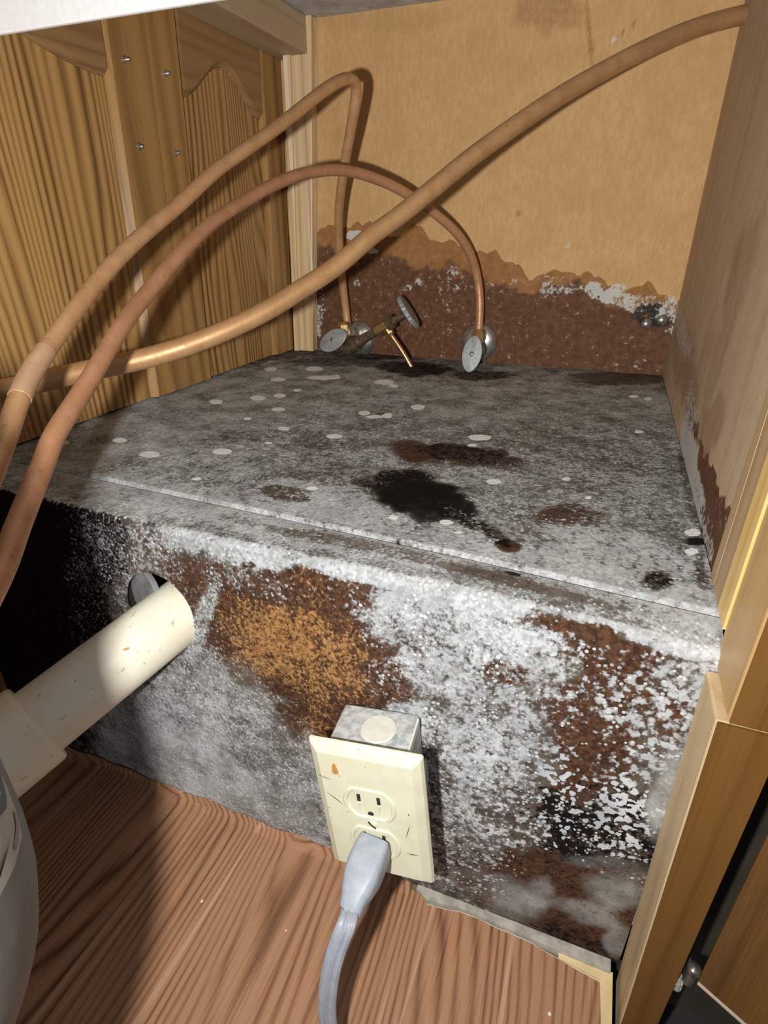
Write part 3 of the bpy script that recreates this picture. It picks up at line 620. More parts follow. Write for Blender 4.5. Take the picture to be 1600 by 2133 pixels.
# ------------------------------------------------------------------ stain painting, with some shadow strokes on the front (per-vertex masks on the boards)
def vnoise(x, y, seed):
    rng = np.random.default_rng(seed); G = rng.random((128, 128))
    def one(x, y):
        xi, yi = np.floor(x).astype(int), np.floor(y).astype(int); fx, fy = x-xi, y-yi
        fx, fy = fx*fx*(3-2*fx), fy*fy*(3-2*fy); g = lambda i, j: G[i % 128, j % 128]
        return (g(xi, yi)*(1-fx)+g(xi+1, yi)*fx)*(1-fy)+(g(xi, yi+1)*(1-fx)+g(xi+1, yi+1)*fx)*fy
    return (one(x, y)*0.5+one(2.1*x+9, 2.1*y+3)*0.3+one(4.3*x+5, 4.3*y+8)*0.2)-0.5
CH = 'WROKGSPA'
def paint(a, b, strokes, chan):
    n1 = vnoise(a*28, b*28, 3); n2 = vnoise(a*90, b*90, 8)
    for c0, c1, m0, m1, m2, m3, ch, op, soft in strokes:
        u, v = a-c0, b-c1
        r = np.hypot(m0*u+m1*v, m2*u+m3*v)
        big = 1.0 if max(abs(m0), abs(m3)) < 120 else (0.75 if max(abs(m0), abs(m3)) < 260 else 0.35)
        r = r + (n1*0.9+n2*0.5)*big
        t = np.clip((1.0+soft*0.5-r)/(soft+1e-6), 0, 1); al = op*t*t*(3-2*t)
        for tok in ch.split():
            i = CH.index(tok[0]); val = float(tok[1:]); chan[i] = chan[i]*(1-al)+val*al
    return chan
def set_masks(o, chan, names=('stain_a', 'stain_b', 'stain_c')):
    for nm, idx in zip(names, ((0, 1, 2), (3, 4, 5), (6, 7, 7))):
        at = o.data.attributes.new(nm, 'FLOAT_COLOR', 'POINT'); n = len(chan[0])
        arr = np.ones((n, 4), dtype=np.float32)
        for k, i in enumerate(idx): arr[:, k] = chan[i] if not (nm == 'stain_c' and k == 0) else np.maximum(chan[6], chan[7])
        at.data.foreach_set('color', arr.ravel())
def grid(us, vs, fn, keep=None):
    nu, nv = len(us), len(vs); U, V_ = np.meshgrid(us, vs, indexing='ij')
    U, V_ = U.ravel(), V_.ravel(); F = []
    pts = fn(U, V_)
    for i in range(nu-1):
        for j in range(nv-1):
            q = (i*nv+j, (i+1)*nv+j, (i+1)*nv+j+1, i*nv+j+1)
            if keep is None or keep(q): F.append(q)
    return pts, F, U, V_
def board(name, us, vs, fn, mat, parent, strokes, extra=None, keep=None, origin=None):
    pts, F, U, V_ = grid(us, vs, fn, keep)
    base = np.array(root_loc(parent)) if parent is not None else np.zeros(3)
    if origin is not None: base = np.array(origin)
    me = bpy.data.meshes.new(name); me.from_pydata((pts-base).tolist(), [], F); me.update()
    me.polygons.foreach_set('use_smooth', [True]*len(F))
    o = bpy.data.objects.new(name, me); COL.objects.link(o); me.materials.append(mat)
    if parent is not None: o.parent = parent
    else: o.location = base
    ch = [np.zeros(len(U)) for _ in CH]
    ch = paint(U, V_, strokes, ch)
    if extra: ch = extra(U, V_, ch)
    set_masks(o, ch); return o

# ------------------------------------------------------------------ the setting
sub = struct('floor', *box(-0.75, -0.0045, -0.75, 0.62, -0.02, -0.002), M['subfloor'], origin=(0, 0, 0))
pit = struct('floor_gap', *box(-0.0045, 0.32, -0.75, 0.05, -0.05, -0.03), M['dark'], origin=(0, 0, 0)); pit.name = 'floor_gap_shade'  # black recessed sheet that paints the gap beside the floor dark
# vinyl sheet: lies on the floor, curls a little up the box face, torn at the right
def vinyl_poly(off):
    return [(-0.70, -0.70), (-0.0125+off, -0.70), (-0.0118+off, -0.30), (-0.0112+off, -0.10), (-0.0113+off, -0.040), (-0.0128+off, -0.0165+off), (-0.030, -0.0142+off),
            (-0.048, -0.0115+off), (-0.0626, -0.0088+off), (-0.085, -0.0085+off), (-0.100, -0.0072+off), (-0.1135, -0.0074+off), (-0.128, -0.0102+off),
            (-0.139, -0.0112+off), (-0.1415, -0.0075+off), (-0.146, -0.0062), (-0.1528, -0.0045), (-0.160, -0.0012), (-0.70, -0.0012)]
fl = lambda a, b, d: (a, b, d)
vin = obj('vinyl_sheet', *prism(vinyl_poly(0), fl, -0.0004, 0.0006), M['vinyl'], sub)
obj('vinyl_backing', *prism(vinyl_poly(0.0011), fl, -0.0016, -0.0005), M['backing'], sub)['label'] = 'white torn backing edge of the vinyl'
# curled edge of vinyl against the box
V, F = [], []
xs = np.linspace(-0.58, -0.155, 90)
for x in xs:
    w = 0.0014*math.sin(x*140)+0.0012*math.sin(x*53+1)
    h = (0.0055+w) if x < -0.22 else 0.0035+w
    if -0.205 < x < -0.19: h += 0.004
    V += [(x, -0.010, 0.0007), (x, -0.0045, 0.0016), (x, -0.0016, h), (x, -0.0009, h), (x, -0.0009, 0.0002)]
for i in range(len(xs)-1):
    for k in range(4): F.append((i*5+k, (i+1)*5+k, (i+1)*5+k+1, i*5+k+1))
obj('vinyl_curl', V, F, M['vinyl'], sub, smooth=True)
obj('underlay_strip', *prism([(-0.0412, -0.0075), (-0.0042, -0.0075), (-0.0042, -0.70), (-0.0125, -0.70), (-0.0110, -0.040), (-0.0125, -0.0150), (-0.0405, -0.0120)], fl, -0.0019, 0.0012), M['underlay'], sub)['label'] = 'yellow tan underlay strip'

def edge_fn(tab):
    t = np.array(sorted(tab)); return lambda u: sum(np.interp(u+k*0.003, t[:, 0], t[:, 1]) for k in (-2, -1, 0, 1, 2))/5
be, bd = edge_fn(BACK_EDGE), edge_fn(BACK_EDGE_DARK)
def scallop(u, seed): return np.abs(np.sin(u*150+seed))*0.004+np.abs(np.sin(u*61+2*seed))*0.004+vnoise(u*120, u*0, 5)*0.008
def back_extra(U, V_, ch):
    sc = scallop(U, 0.7)
    inside = np.clip((be(U)+sc-0.003-V_)/0.006+0.5, 0, 1); ch[1] = inside
    dark = np.clip((bd(U)-V_+vnoise(U*40, V_*40, 6)*0.05)/0.035+0.5, 0, 1); ch[2] = dark*inside
    ch[0] = np.maximum(ch[0], 0.13*dark*inside); return ch
bw = board('wall_back', np.arange(LX-0.03, 0.0221, 0.0026), np.concatenate([np.arange(0.26, 0.52, 0.0022), np.arange(0.52, 0.7501, 0.006)]),
           lambda U, V_: np.stack([U, np.full_like(U, DY), V_], 1), M['hardboard'], None, BACK_STAINS, back_extra); bw['kind'] = 'structure'
obj('panel_core', *box(LX-0.03, 0.022, DY+0.0005, DY+0.006, 0.0, 0.75), M['hardboard'], bw)
re_ = edge_fn(RIGHT_EDGE)
def right_extra(U, V_, ch):
    n = vnoise(U*60, V_*60, 12)*0.03
    inside = np.clip((re_(U)+n-V_)/0.008+0.5, 0, 1); ch[1] = inside*np.interp(U, [0.2, 0.33], [0.9, 0.30])
    ch[2] = np.clip(inside*np.clip((0.36-U)/0.12, 0.0, 1), 0, 1); return ch
rw = board('wall_right', np.arange(0.058, DY+0.001, 0.0026), np.arange(0.27, 0.7501, 0.003),
           lambda U, V_: np.stack([np.zeros_like(U), U, V_], 1), M['particle'], None, RIGHT_STAINS, right_extra); rw['kind'] = 'structure'
obj('panel_core', *box(0.0005, 0.019, 0.058, DY, 0.0, 0.75), M['particle'], rw)
lw = struct('wall_left', *box(LX-0.045, LX-0.0205, -0.75, DY, -0.02, 0.75), M['oak_stile'], origin=(LX-0.03, 0, 0))
ce = struct('ceiling', *box(LX-0.045, 0.32, -0.55, DY+0.02, CZ, CZ+0.035), M['counter_under'], origin=(-0.2, 0.2, CZ))
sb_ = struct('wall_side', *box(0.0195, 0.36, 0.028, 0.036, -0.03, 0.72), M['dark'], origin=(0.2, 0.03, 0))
toe = struct('trim_2', *box(0.0200, 0.32, 0.004, 0.026, -0.03, 0.60), M['toe'], origin=(0.1, 0.015, 0))  # toe board, carried up as a dark sheet behind the door gap

# ------------------------------------------------------------------ raised mouldy platform
pf = thing('raised_platform', 'raised boxed shelf covered in white mold and rust brown stains', 'platform', (-0.28, 0.0, 0.0))
HC, HR = (-0.3565, 0.2165), 0.0305
xs = np.unique(np.concatenate([np.arange(LX-0.018, -0.0006, 0.002), [-0.0006]]))
NOSE = 0.006
# front board: face, rounded nose, then the flat of its top edge back to the joint (joint tapers)
prof = [('f', z) for z in np.arange(0.0, HZ-NOSE, 0.002)]
def drop(U):   # the nosing sags a little towards the right and rises at the far left
    return -0.006*np.clip((U+0.14)/0.14, 0, 1)**2 + 0.004*np.clip((-0.38-U)/0.18, 0, 1)
def joint(U): return np.interp(U, [-0.582, -0.452, -0.30, -0.135, -0.03, 0.0], [0.050, 0.046, 0.040, 0.032, 0.024, 0.022])
nz = len(prof); na = 7; nt_ = 14
vs = np.arange(nz+na+nt_)
def front_fn(U, V_):
    out = np.zeros((len(U), 3)); out[:, 0] = U
    for i, v in enumerate(V_.astype(int)):
        u = U[i]; d = drop(np.array([u]))[0]; jz = joint(np.array([u]))[0]
        if v < nz:
            z = prof[v][1]; s = z/(HZ-NOSE); out[i, 1] = 0.0; out[i, 2] = z + d*max(0, s*3-2)
        elif v < nz+na:
            a = (v-nz)/(na-1)*math.pi/2; out[i, 1] = NOSE-NOSE*math.cos(a); out[i, 2] = HZ-NOSE+NOSE*math.sin(a)+d
        else:
            k = (v-nz-na+1)/nt_; out[i, 1] = NOSE+(jz-NOSE)*k; out[i, 2] = HZ+d*(1-k)+(0.0006*math.sin(k*math.pi))
    n = vnoise(out[:, 0]*20, out[:, 2]*20, 21); bul = 0.0095*np.exp(-((out[:, 0]+0.165)/0.14)**2)*np.sin(np.pi*np.clip(out[:, 2]/HZ, 0, 1))**0.7
    out[:, 1] += (n*0.0012-bul*np.clip(-out[:, 0]/0.06, 0, 1))*(out[:, 1] < 0.001)
    for i in range(len(U)):   # snap the rim of the drain hole
        if out[i, 1] < 0.003:
            dx, dz = out[i, 0]-HC[0], out[i, 2]-HC[1]; r = math.hypot(dx, dz)
            if abs(r-HR) < 0.0014: out[i, 0] = HC[0]+dx*HR/r; out[i, 2] = HC[1]+dz*HR/r
    return out
pts, F, U, V_ = grid(xs, vs, front_fn)
cen = pts[np.array(F)].mean(1)
rv = np.hypot(pts[:, 0]-HC[0], pts[:, 2]-HC[1])[np.array(F)].min(1)
kp = ~((cen[:, 1] < 0.003) & (rv < HR-0.0004))
F = [f for f, k in zip(F, kp) if k]
me = bpy.data.meshes.new('front_panel'); me.from_pydata((pts-np.array(pf.location)).tolist(), [], F); me.update()
me.polygons.foreach_set('use_smooth', [True]*len(F)); me.materials.append(M['mold_front'])
fp = bpy.data.objects.new('front_panel', me); COL.objects.link(fp); fp.parent = pf
isf = np.repeat(True, len(pts)); isf = pts[:, 1] < 0.004
chF = paint(pts[:, 0], pts[:, 2], FRONT_STAINS_SHADE, [np.zeros(len(pts)) for _ in CH])
chT = paint(pts[:, 0], pts[:, 1], TOP_STAINS, [np.zeros(len(pts)) for _ in CH])
ch = [np.where(isf, a, b) for a, b in zip(chF, chT)]
ridge = np.clip(1-np.abs(pts[:, 2]-HZ-drop(pts[:, 0]))/0.004, 0, 1)*np.clip(1-np.abs(pts[:, 1]-0.003)/0.005, 0, 1)
ch[0] = np.maximum(ch[0], ridge*(0.72+0.5*vnoise(pts[:, 0]*30, pts[:, 0]*0, 4)))
kd = np.clip((pts[:, 1]-joint(pts[:, 0])+0.0045)/0.003, 0, 1)*(pts[:, 1] > 0.015)
ch[0] = np.maximum(ch[0], kd*0.75)
set_masks(fp, ch)
# top board (grid), slightly proud of the joint
us = xs; vv = np.linspace(0, 1, 290)
def top_fn(U, V_):
    j = joint(U)+0.0008; y = j+(DY-j)*V_
    n = vnoise(U*18, y*18, 31)*0.0016
    lip = np.where(V_ < 0.004, -0.0025, 0.0012)
    return np.stack([U, y, HZ+n*np.clip(V_*8, 0, 1)+lip-0.0010*(V_ < 0.002)], 1)
pts, F, U, V_ = grid(us, vv, top_fn)
me = bpy.data.meshes.new('top_panel'); me.from_pydata((pts-np.array(pf.location)).tolist(), [], F); me.update()
me.polygons.foreach_set('use_smooth', [True]*len(F)); me.materials.append(M['mold_top'])
tp = bpy.data.objects.new('top_panel', me); COL.objects.link(tp); tp.parent = pf
ch = paint(pts[:, 0], pts[:, 1], TOP_STAINS, [np.zeros(len(pts)) for _ in CH])
dj = pts[:, 1]-joint(pts[:, 0])
ch[0] = np.maximum(ch[0], np.clip(1-dj/0.006, 0, 1)*(0.80+0.5*vnoise(pts[:, 0]*25, pts[:, 0]*0, 9)))
set_masks(tp, ch)
# added dark backing that closes gaps behind the boards, and what shows in the drain hole
obj('side_backing', *box(-0.012, -0.0008, 0.012, DY-0.002, 0.0, HZ-0.008), M['dark'], pf)
obj('base_core', *box(LX-0.018, -0.0125, 0.10, DY-0.002, 0.0, 0.02), M['dark'], pf)
obj('hole_lining', *lathe((HC[0], 0.0012, HC[1]), (0, 1, 0), [(HR+0.004, 0), (HR+0.004, 0.07), (0.001, 0.0702)], 40, cap=False), M['dark'], pf)  # near-black lining stands in for the shade inside the hole
V, F = lathe((-0.3790, 0.0060, 0.2250), (0.25, 1, 0.0), [(0.0205, -0.001), (0.0210, 0.0), (0.0210, 0.003)], 28)
obj('knockout_plate', V, F, M['disc_grey'], pf)['label'] = 'grey metal disc inside the drain hole'
# grey sliver of board left along the foot of the box
obj('base_strip', *prism([(-0.150, -0.0006), (-0.150, -0.0050), (-0.139, -0.0098), (-0.1135, -0.0060), (-0.0626, -0.0076), (-0.041, -0.0086), (-0.006, -0.0090), (-0.006, -0.0006)], fl, -0.0019, 0.0035), M['grey_sliver'], pf)['label'] = 'pale grey mouldy sliver of board at the foot of the box'

# ------------------------------------------------------------------ oak cathedral doors that line the left side
def arch(y0, y1, zs, zp, n=24):
    """cathedral curve from (y0, zs) over the peak to (y1, zs)"""
    out = []
    for k in range(n+1):
        t = k/n; s = abs(2*t-1); f = 1-s
        out.append((y0+(y1-y0)*t, zs+(zp-zs)*(f*f*(3-2*f))))
    return out
def shear(y, z): return y-0.055*(0.66-z)
def oak_door(label, Y0, Y1, yp0, yp1, zs, zp, panel_mat, screws, y_bot=0.2918):
    XF = LX; T = 0.019
    t = thing('cabinet_door', label, 'door', (XF-0.01, (Y0+Y1)/2, 0.22), 'oak doors lining the left side')
    at = lambda x: (lambda a, b, d: (x+d, shear(a, b), b))
    ZT = 0.7185; ZB = y_bot
    ch = 0.007
    for (a, b, inner) in ((Y0, yp0, 1), (yp1, Y1, -1)):
        # stile with a chamfer on its inner edge
        if inner == 1: sec = [(a, 0), (b-ch, 0), (b, -0.0065), (b, -T), (a, -T)]
        else: sec = [(b, 0), (a+ch, 0), (a, -0.0065), (a, -T), (b, -T)]
        V = [(XF+d, shear(y, z), z) for z in (ZB, ZT) for y, d in sec]; n = len(sec)
        F = [tuple(range(n)), tuple(range(n, 2*n))] + [(k, (k+1) % n, n+(k+1) % n, n+k) for k in range(n)]
        st = obj('stile', V, F, M['oak_stile'], t)
        for (sy, sz) in screws:
            if a <= sy <= b:
                obj('screw_tip', *lathe((XF-0.002, shear(sy, sz), sz), (1, 0, 0.0), [(0.0036, 0), (0.0036, 0.0022), (0.0022, 0.0030), (0.0020, 0.0058), (0.0006, 0.0072)], 12), M['steel'], st)
    A = arch(yp0, yp1, zs, zp); A2 = [(y, z+ch) for y, z in A]
    # arched top rail, chamfered along the arch
    n = len(A); V = [(XF-0.0065, shear(y, z), z) for y, z in A] + [(XF-0.0004, shear(y, z), z) for y, z in A2] + [(XF-0.0004, shear(y, ZT), ZT) for y, z in A] + [(XF-T, shear(y, ZT), ZT) for y, z in A] + [(XF-T, shear(y, z), z) for y, z in A]
    F = []
    for r in range(4):
        for k in range(n-1): F.append((r*n+k, r*n+k+1, (r+1)*n+k+1, (r+1)*n+k))
    for k in range(n-1): F.append((4*n+k, 4*n+k+1, k+1, k))
    F += [tuple(r*n for r in range(5)), tuple(r*n+n-1 for r in range(5))]
    obj('top_rail', V, F, M['oak_rail'], t)
    # recessed panel
    poly = [(yp0+0.0005, ZB), (yp1-0.0005, ZB)] + [(y, z-0.0003) for y, z in A[::-1]]
    poly[2] = (yp1-0.0005, poly[2][1]); poly[-1] = (yp0+0.0005, poly[-1][1])
    obj('raised_panel', *prism(poly, at(XF), -0.0155, -0.0068), panel_mat, t)
    return t
SCREWS = [(0.297, 0.618), (0.355, 0.618), (0.300, 0.546), (0.357, 0.546)]
oak_door('wide oak cathedral door with bold straight grain, at the left', -0.30, 0.3318, -0.245, 0.2715, 0.600, 0.652, M['oak'], SCREWS)
oak_door('narrow arched oak door next to the back corner', 0.3328, 0.6000, 0.3855, 0.5450, 0.603, 0.645, M['oak_panel_two'], SCREWS)

# pale batten in the back left corner
cp = thing('corner_batten', 'pale vertical wood batten in the back left corner', 'batten', (-0.535, 0.592, HZ))
V = []
for z, x0, x1 in ((0.2895, -0.5625, -0.530), (0.7195, -0.547, -0.505)):
    V += [(x0, 0.584, z), (x1, 0.584, z), (x1, DY-0.0004, z), (x0, DY-0.0004, z)]
obj('batten_board', V, [(3, 2, 1, 0), (4, 5, 6, 7), (0, 1, 5, 4), (1, 2, 6, 5), (2, 3, 7, 6), (3, 0, 4, 7)], M['pale_wood'], cp, bevel=0.0015)
V = []
for z, x0, x1 in ((0.2895, -0.5625, -0.553), (0.7195, -0.547, -0.536)):
    V += [(x0, 0.5795, z), (x1, 0.5795, z), (x1, 0.5838, z), (x0, 0.5838, z)]
obj('edge_bead', V, [(3, 2, 1, 0), (4, 5, 6, 7), (0, 1, 5, 4), (1, 2, 6, 5), (2, 3, 7, 6), (3, 0, 4, 7)], M['pale_wood'], cp, bevel=0.0008)

# cleat under the counter
cl = obj('mounting_cleat', *box(LX+0.0005, -0.513, 0.16, DY-0.0004, 0.679, CZ-0.0004), M['cleat_wood'], origin=(-0.54, 0.38, 0.679), bevel=0.002)
tag(cl, 'weathered wood cleat under the counter along the left side', 'cleat')

# ------------------------------------------------------------------ sink basin overhead and the disposer hanging from it
sk = thing('sink_basin', 'white sink with an upright apron panel at the top left', 'sink', (-0.34, -0.12, 0.60))
def rrect(w, h, r, n=6):
    out = []
    for cx, cy, a0 in ((w/2-r, h/2-r, 0), (-w/2+r, h/2-r, 90), (-w/2+r, -h/2+r, 180), (w/2-r, -h/2+r, 270)):
        for k in range(n+1):
            a = math.radians(a0+90*k/n); out.append((cx+r*math.cos(a), cy+r*math.sin(a)))
    return out
SX, SY, SW, SH, SZ = -0.29, -0.255, 0.50, 0.40, 0.60
loops = []
for ins, z in ((0.016, SZ), (0.006, SZ+0.003), (0.0, SZ+0.012), (-0.004, CZ-0.012), (-0.016, CZ-0.006), (-0.016, CZ-0.0006)):
    loops.append([(SX+a, SY+b, z) for a, b in rrect(SW-2*ins, SH-2*ins, 0.03)])
n = len(loops[0]); V = [p for l in loops for p in l]; F = [tuple(range(n))]
for i in range(len(loops)-1):
    for k in range(n): F.append((i*n+k, i*n+(k+1) % n, (i+1)*n+(k+1) % n, (i+1)*n+k))
obj('basin', V, F, M['enamel'], sk, smooth=True)
ap = obj('apron', *box(LX+0.001, -0.20, 0.0990, 0.1030, 0.5865, CZ-0.0006), M['enamel'], sk, bevel=0.0012)  # white panel shaped upright to catch the flash; basin itself is unseen
obj('apron_bracket', *box(LX+0.06, LX+0.10, -0.056, 0.0988, CZ-0.012, CZ-0.0006), M['enamel'], sk)
DC, DR = (-0.2765, -0.2605), 0.083
obj('strainer_flange', *lathe((DC[0], DC[1], SZ-0.012), (0, 0, 1), [(0.050, 0), (0.055, 0.004), (0.055, 0.0122)], 40), M['steel'], sk)
dp = thing('waste_disposer', 'grey rounded waste disposer with a white sticker at the left edge', 'disposer', (DC[0], DC[1], 0.235))
prof = [(0.030, 0.232), (0.050, 0.2345), (0.064, 0.241), (0.0735, 0.251), (0.079, 0.263), (0.082, 0.277), (DR, 0.292), (DR, 0.398), (0.081, 0.412), (0.074, 0.424), (0.060, 0.432), (0.042, 0.436), (0.036, 0.442), (0.036, 0.560), (0.044, 0.566), (0.044, 0.5875)]
obj('housing', *lathe((DC[0], DC[1], 0), (0, 0, 1), prof, 64), M['grey_paint'], dp, smooth=True)
def on_body(ang, z, off=0.0004): a = math.radians(ang); return (DC[0]+(DR+off)*math.cos(a), DC[1]+(DR+off)*math.sin(a), z)
def patch(name, pts2, mat, parent, off):
    """pts2: outline in (angle, z); filled as a fan of strips on the cylinder"""
    zs = np.linspace(min(p[1] for p in pts2), max(p[1] for p in pts2), 22); V, F = [], []
    m = len(pts2); rows = []
    for z in zs:
        xsn = []
        for i in range(m):
            (a0, z0), (a1, z1) = pts2[i], pts2[(i+1) % m]
            if (z0 - z)*(z1 - z) <= 0 and z0 != z1: xsn.append(a0+(a1-a0)*(z-z0)/(z1-z0))
        rows.append((min(xsn), max(xsn)))
    K = 14
    for (a, b), z in zip(rows, zs):
        for k in range(K+1): V.append(on_body(a+(b-a)*k/K, z, off))
    for i in range(len(zs)-1):
        for k in range(K): F.append((i*(K+1)+k, i*(K+1)+k+1, (i+1)*(K+1)+k+1, (i+1)*(K+1)+k))
    return obj(name, V, F, mat, parent, smooth=True)
stk = patch('sticker', [(50.5, 0.350), (53.5, 0.318), (52.5, 0.306), (49.5, 0.3005), (43, 0.3020), (36, 0.3060), (20, 0.310), (0, 0.312), (-40, 0.312), (-40, 0.350)], M['sticker'], dp, 0.0004); stk['label'] = 'worn white paper sticker'
patch('logo_oval', [(50.5, 0.318), (52, 0.323), (51.8, 0.332), (50, 0.340), (46, 0.344), (42, 0.342), (39, 0.334), (40, 0.326), (44, 0.320), (48, 0.3165)], M['blue_ink'], stk, 0.0007)
patch('logo_middle', [(47.5, 0.323), (48.8, 0.327), (48.2, 0.334), (46, 0.338), (43, 0.335), (42.5, 0.329), (45, 0.324)], M['sticker'], stk, 0.0009)
patch('ink_band', [(51.3, 0.3075), (50.0, 0.3045), (46.5, 0.3040), (43.5, 0.3052), (43.5, 0.3072), (47.5, 0.3065), (50.5, 0.3105)], M['mauve_ink'], stk, 0.0007)

# ------------------------------------------------------------------ white drain pipe
p0 = Vector((-0.3515, 0.0, 0.2065)); p1 = Vector((-0.391, -0.105, 0.176)); ax = (p1-p0).normalized()
dpipe = thing('drain_pipe', 'yellowed white plastic drain pipe entering the moldy box', 'pipe', tuple(p0))
obj('pipe', *lathe(p0-ax*0.052, ax, [(0.020, 0.002), (0.0241, 0.0), (0.0241, 0.16)], 48), M['pvc'], dpipe, smooth=True)
cst = p0+ax*0.101
obj('coupling', *lathe(cst, ax, [(0.0246, 0), (0.0284, 0.0004), (0.0296, 0.0022), (0.0298, 0.040), (0.0296, 0.20), (0.026, 0.201)], 48), M['pvc'], dpipe, smooth=True)
def rust_spot(c, n, r, parent):
    u, w, a = frame_of(n); V = [Vector(c)]; 
    for k in range(14):
        t = 2*math.pi*k/14; rr = r*(0.6+0.6*random.random()); V.append(Vector(c)+u*math.cos(t)*rr*1.4+w*math.sin(t)*rr*0.7)
    return obj('rust_spot', V, [(0, 1+k, 1+(k+1) % 14) for k in range(14)], M['rust_drip'], parent)
side = Vector((0.62, -0.35, 0.70)); side = (side-ax*side.dot(ax)).normalized()
rust_spot(p0+ax*0.036+side*0.0244, side, 0.0017, dpipe)

# ------------------------------------------------------------------ copper tubes
def tube(path, r, mat, label, a=None):
    p = spline(path, 10)
    o = obj('copper_tube', *sweep(p, circle(r, 20)), mat, origin=tuple(p[len(p)//2]), smooth=True)
    tag(o, label, 'tube', 'copper supply tubes'); return o
ta = tube(TUBE_A, 0.0058, M['copper'], 'tan copper tube rising highest on the left then dropping to the left valve')
pa_ = spline(TUBE_A, 10)[22:37]
obj('solder_sleeve', *sweep(pa_, circle(0.00615, 20)), M['pale_copper'], ta, smooth=True)['label'] = 'paler soldered sleeve'
tube(TUBE_B, 0.0057, M['copper_red'], 'reddish copper tube arching over to the right chrome valve')
tube(TUBE_C, 0.0083, M['copper_thick'], 'thick copper tube crossing the picture diagonally to the upper right')

# ------------------------------------------------------------------ stop valves
def oval_handle(parent, c, n, long_dir, L, Wd, T=0.0035):
    a = Vector(n).normalized(); u = Vector(long_dir); u = (u-a*u.dot(a)).normalized(); w = a.cross(u); c = Vector(c)
    V, F = [], []; N = 36
    for (s, d) in ((0.90, -T), (1.0, -T*0.6), (1.0, -0.0008), (0.95, 0.0), (0.0, 0.0009)):
        for k in range(N):
            t = 2*math.pi*k/N; ct = math.copysign(abs(math.cos(t))**1.0, math.cos(t))
            V.append(c+a*d+u*(L/2*s*ct)+w*(Wd/2*s*math.sin(t)*(1-0.12*abs(ct)**2)))
    for i in range(4):
        for k in range(N): F.append((i*N+k, i*N+(k+1) % N, (i+1)*N+(k+1) % N, (i+1)*N+k))
    F.append(tuple(range(N))[::-1])
    h = obj('oval_handle', V, F, M['handle_grey'], parent, smooth=True)
    obj('handle_screw', *lathe(c+a*0.0006, a, [(0.0032, 0), (0.0032, 0.0012), (0.0018, 0.0021), (0.0004, 0.0023)], 14), M['steel'], h, smooth=True)
def stop_valve(label, esc, out_top, hc, hn, hl, L, Wd):
    t = thing('stop_valve', label, 'valve', (esc[0], DY, esc[1]), 'angle stops on the back wall')
    E = Vector((esc[0], DY-0.0003, esc[1]))
    obj('escutcheon', *lathe(E, (0, -1, 0), [(0.0280, 0), (0.0280, 0.0015), (0.0262, 0.0055), (0.0215, 0.0090), (0.0130, 0.0112), (0.0085, 0.0118)], 44), M['chrome'], t, smooth=True)
    h = Vector(hc); n = Vector(hn).normalized(); C0 = Vector((out_top[0], out_top[1], esc[1]-0.001))
    ax1 = (C0-E).normalized()
    obj('valve_body', *lathe(E, ax1, [(0.0078, 0.010), (0.0078, 0.026), (0.0105, 0.028), (0.0112, (C0-E).length-0.004), (0.0112, (C0-E).length+0.010), (0.0085, (C0-E).length+0.012)], 24), M['grimy'], t, smooth=True)
    obj('compression_nut', *lathe(C0, Vector(out_top)-C0, [(0.0085, 0.006), (0.0085, 0.012), (0.0100, 0.0125), (0.0100, (Vector(out_top)-C0).length-0.003), (0.0070, (Vector(out_top)-C0).length+0.001)], 6), M['brass'], t)
    s0 = C0+ax1*0.009
    obj('stem', *lathe(s0, h-n*0.003-s0, [(0.0062, 0), (0.0062, (h-s0).length*0.5), (0.004, (h-s0).length*0.55), (0.004, max(0.004, (h-n*0.003-s0).length))], 16), M['grimy'], t, smooth=True)
    oval_handle(t, h, n, hl, L, Wd); return t
stop_valve('right chrome stop valve with upright oval handle', (-0.2580, 0.3179), (-0.2503, 0.5555, 0.3420), (-0.2530, 0.535, 0.3130), (0.05, -0.92, 0.30), (0.08, 0.1, 1), 0.050, 0.0275)
stop_valve('left stop valve with tilted oval handle in the corner', (-0.4525, 0.3115), (-0.4622, 0.562, 0.3420), (-0.4660, 0.528, 0.3205), (-0.30, -0.85, 0.42), (1, -0.1, 0.42), 0.054, 0.033)

# ------------------------------------------------------------------ needle valve with round knob
nv = thing('needle_valve', 'small brass valve with round grey knob beside the left valve', 'valve', (-0.40, 0.545, 0.33))
q0 = Vector((-0.452, 0.552, 0.305)); q1 = Vector((-0.3467, 0.530, 0.3655)); ad = (q1-q0).normalized(); Lq = (q1-q0).length
obj('saddle_stub', *lathe(q0, ad, [(0.0100, 0), (0.0110, 0.004), (0.0110, 0.018), (0.0075, 0.020), (0.0085, 0.026), (0.0065, 0.030), (0.0072, 0.036), (0.0066, 0.040), (0.0072, 0.044), (0.006, 0.050), (0.0064, 0.062)], 20), M['grimy'], nv, smooth=True)
obj('hex_body', *lathe(q0+ad*0.062, ad, [(0.0080, 0), (0.0092, 0.001), (0.0092, 0.021), (0.0080, 0.022)], 6, a0=0.5), M['brass'], nv)
obj('packing_nut', *lathe(q0+ad*0.084, ad, [(0.0095, 0), (0.0105, 0.001), (0.0105, 0.010), (0.0085, 0.011)], 6, a0=0.2), M['grimy'], nv)
obj('stem', *lathe(q0+ad*0.094, ad, [(0.0052, 0), (0.0052, Lq-0.094-0.002)], 16), M['grimy'], nv, smooth=True)
kn = (0.81*r2+0.47*u2-0.36*fw).normalized()
N = 48; V, F = [], []; u, w, a = frame_of(kn); kc = q1
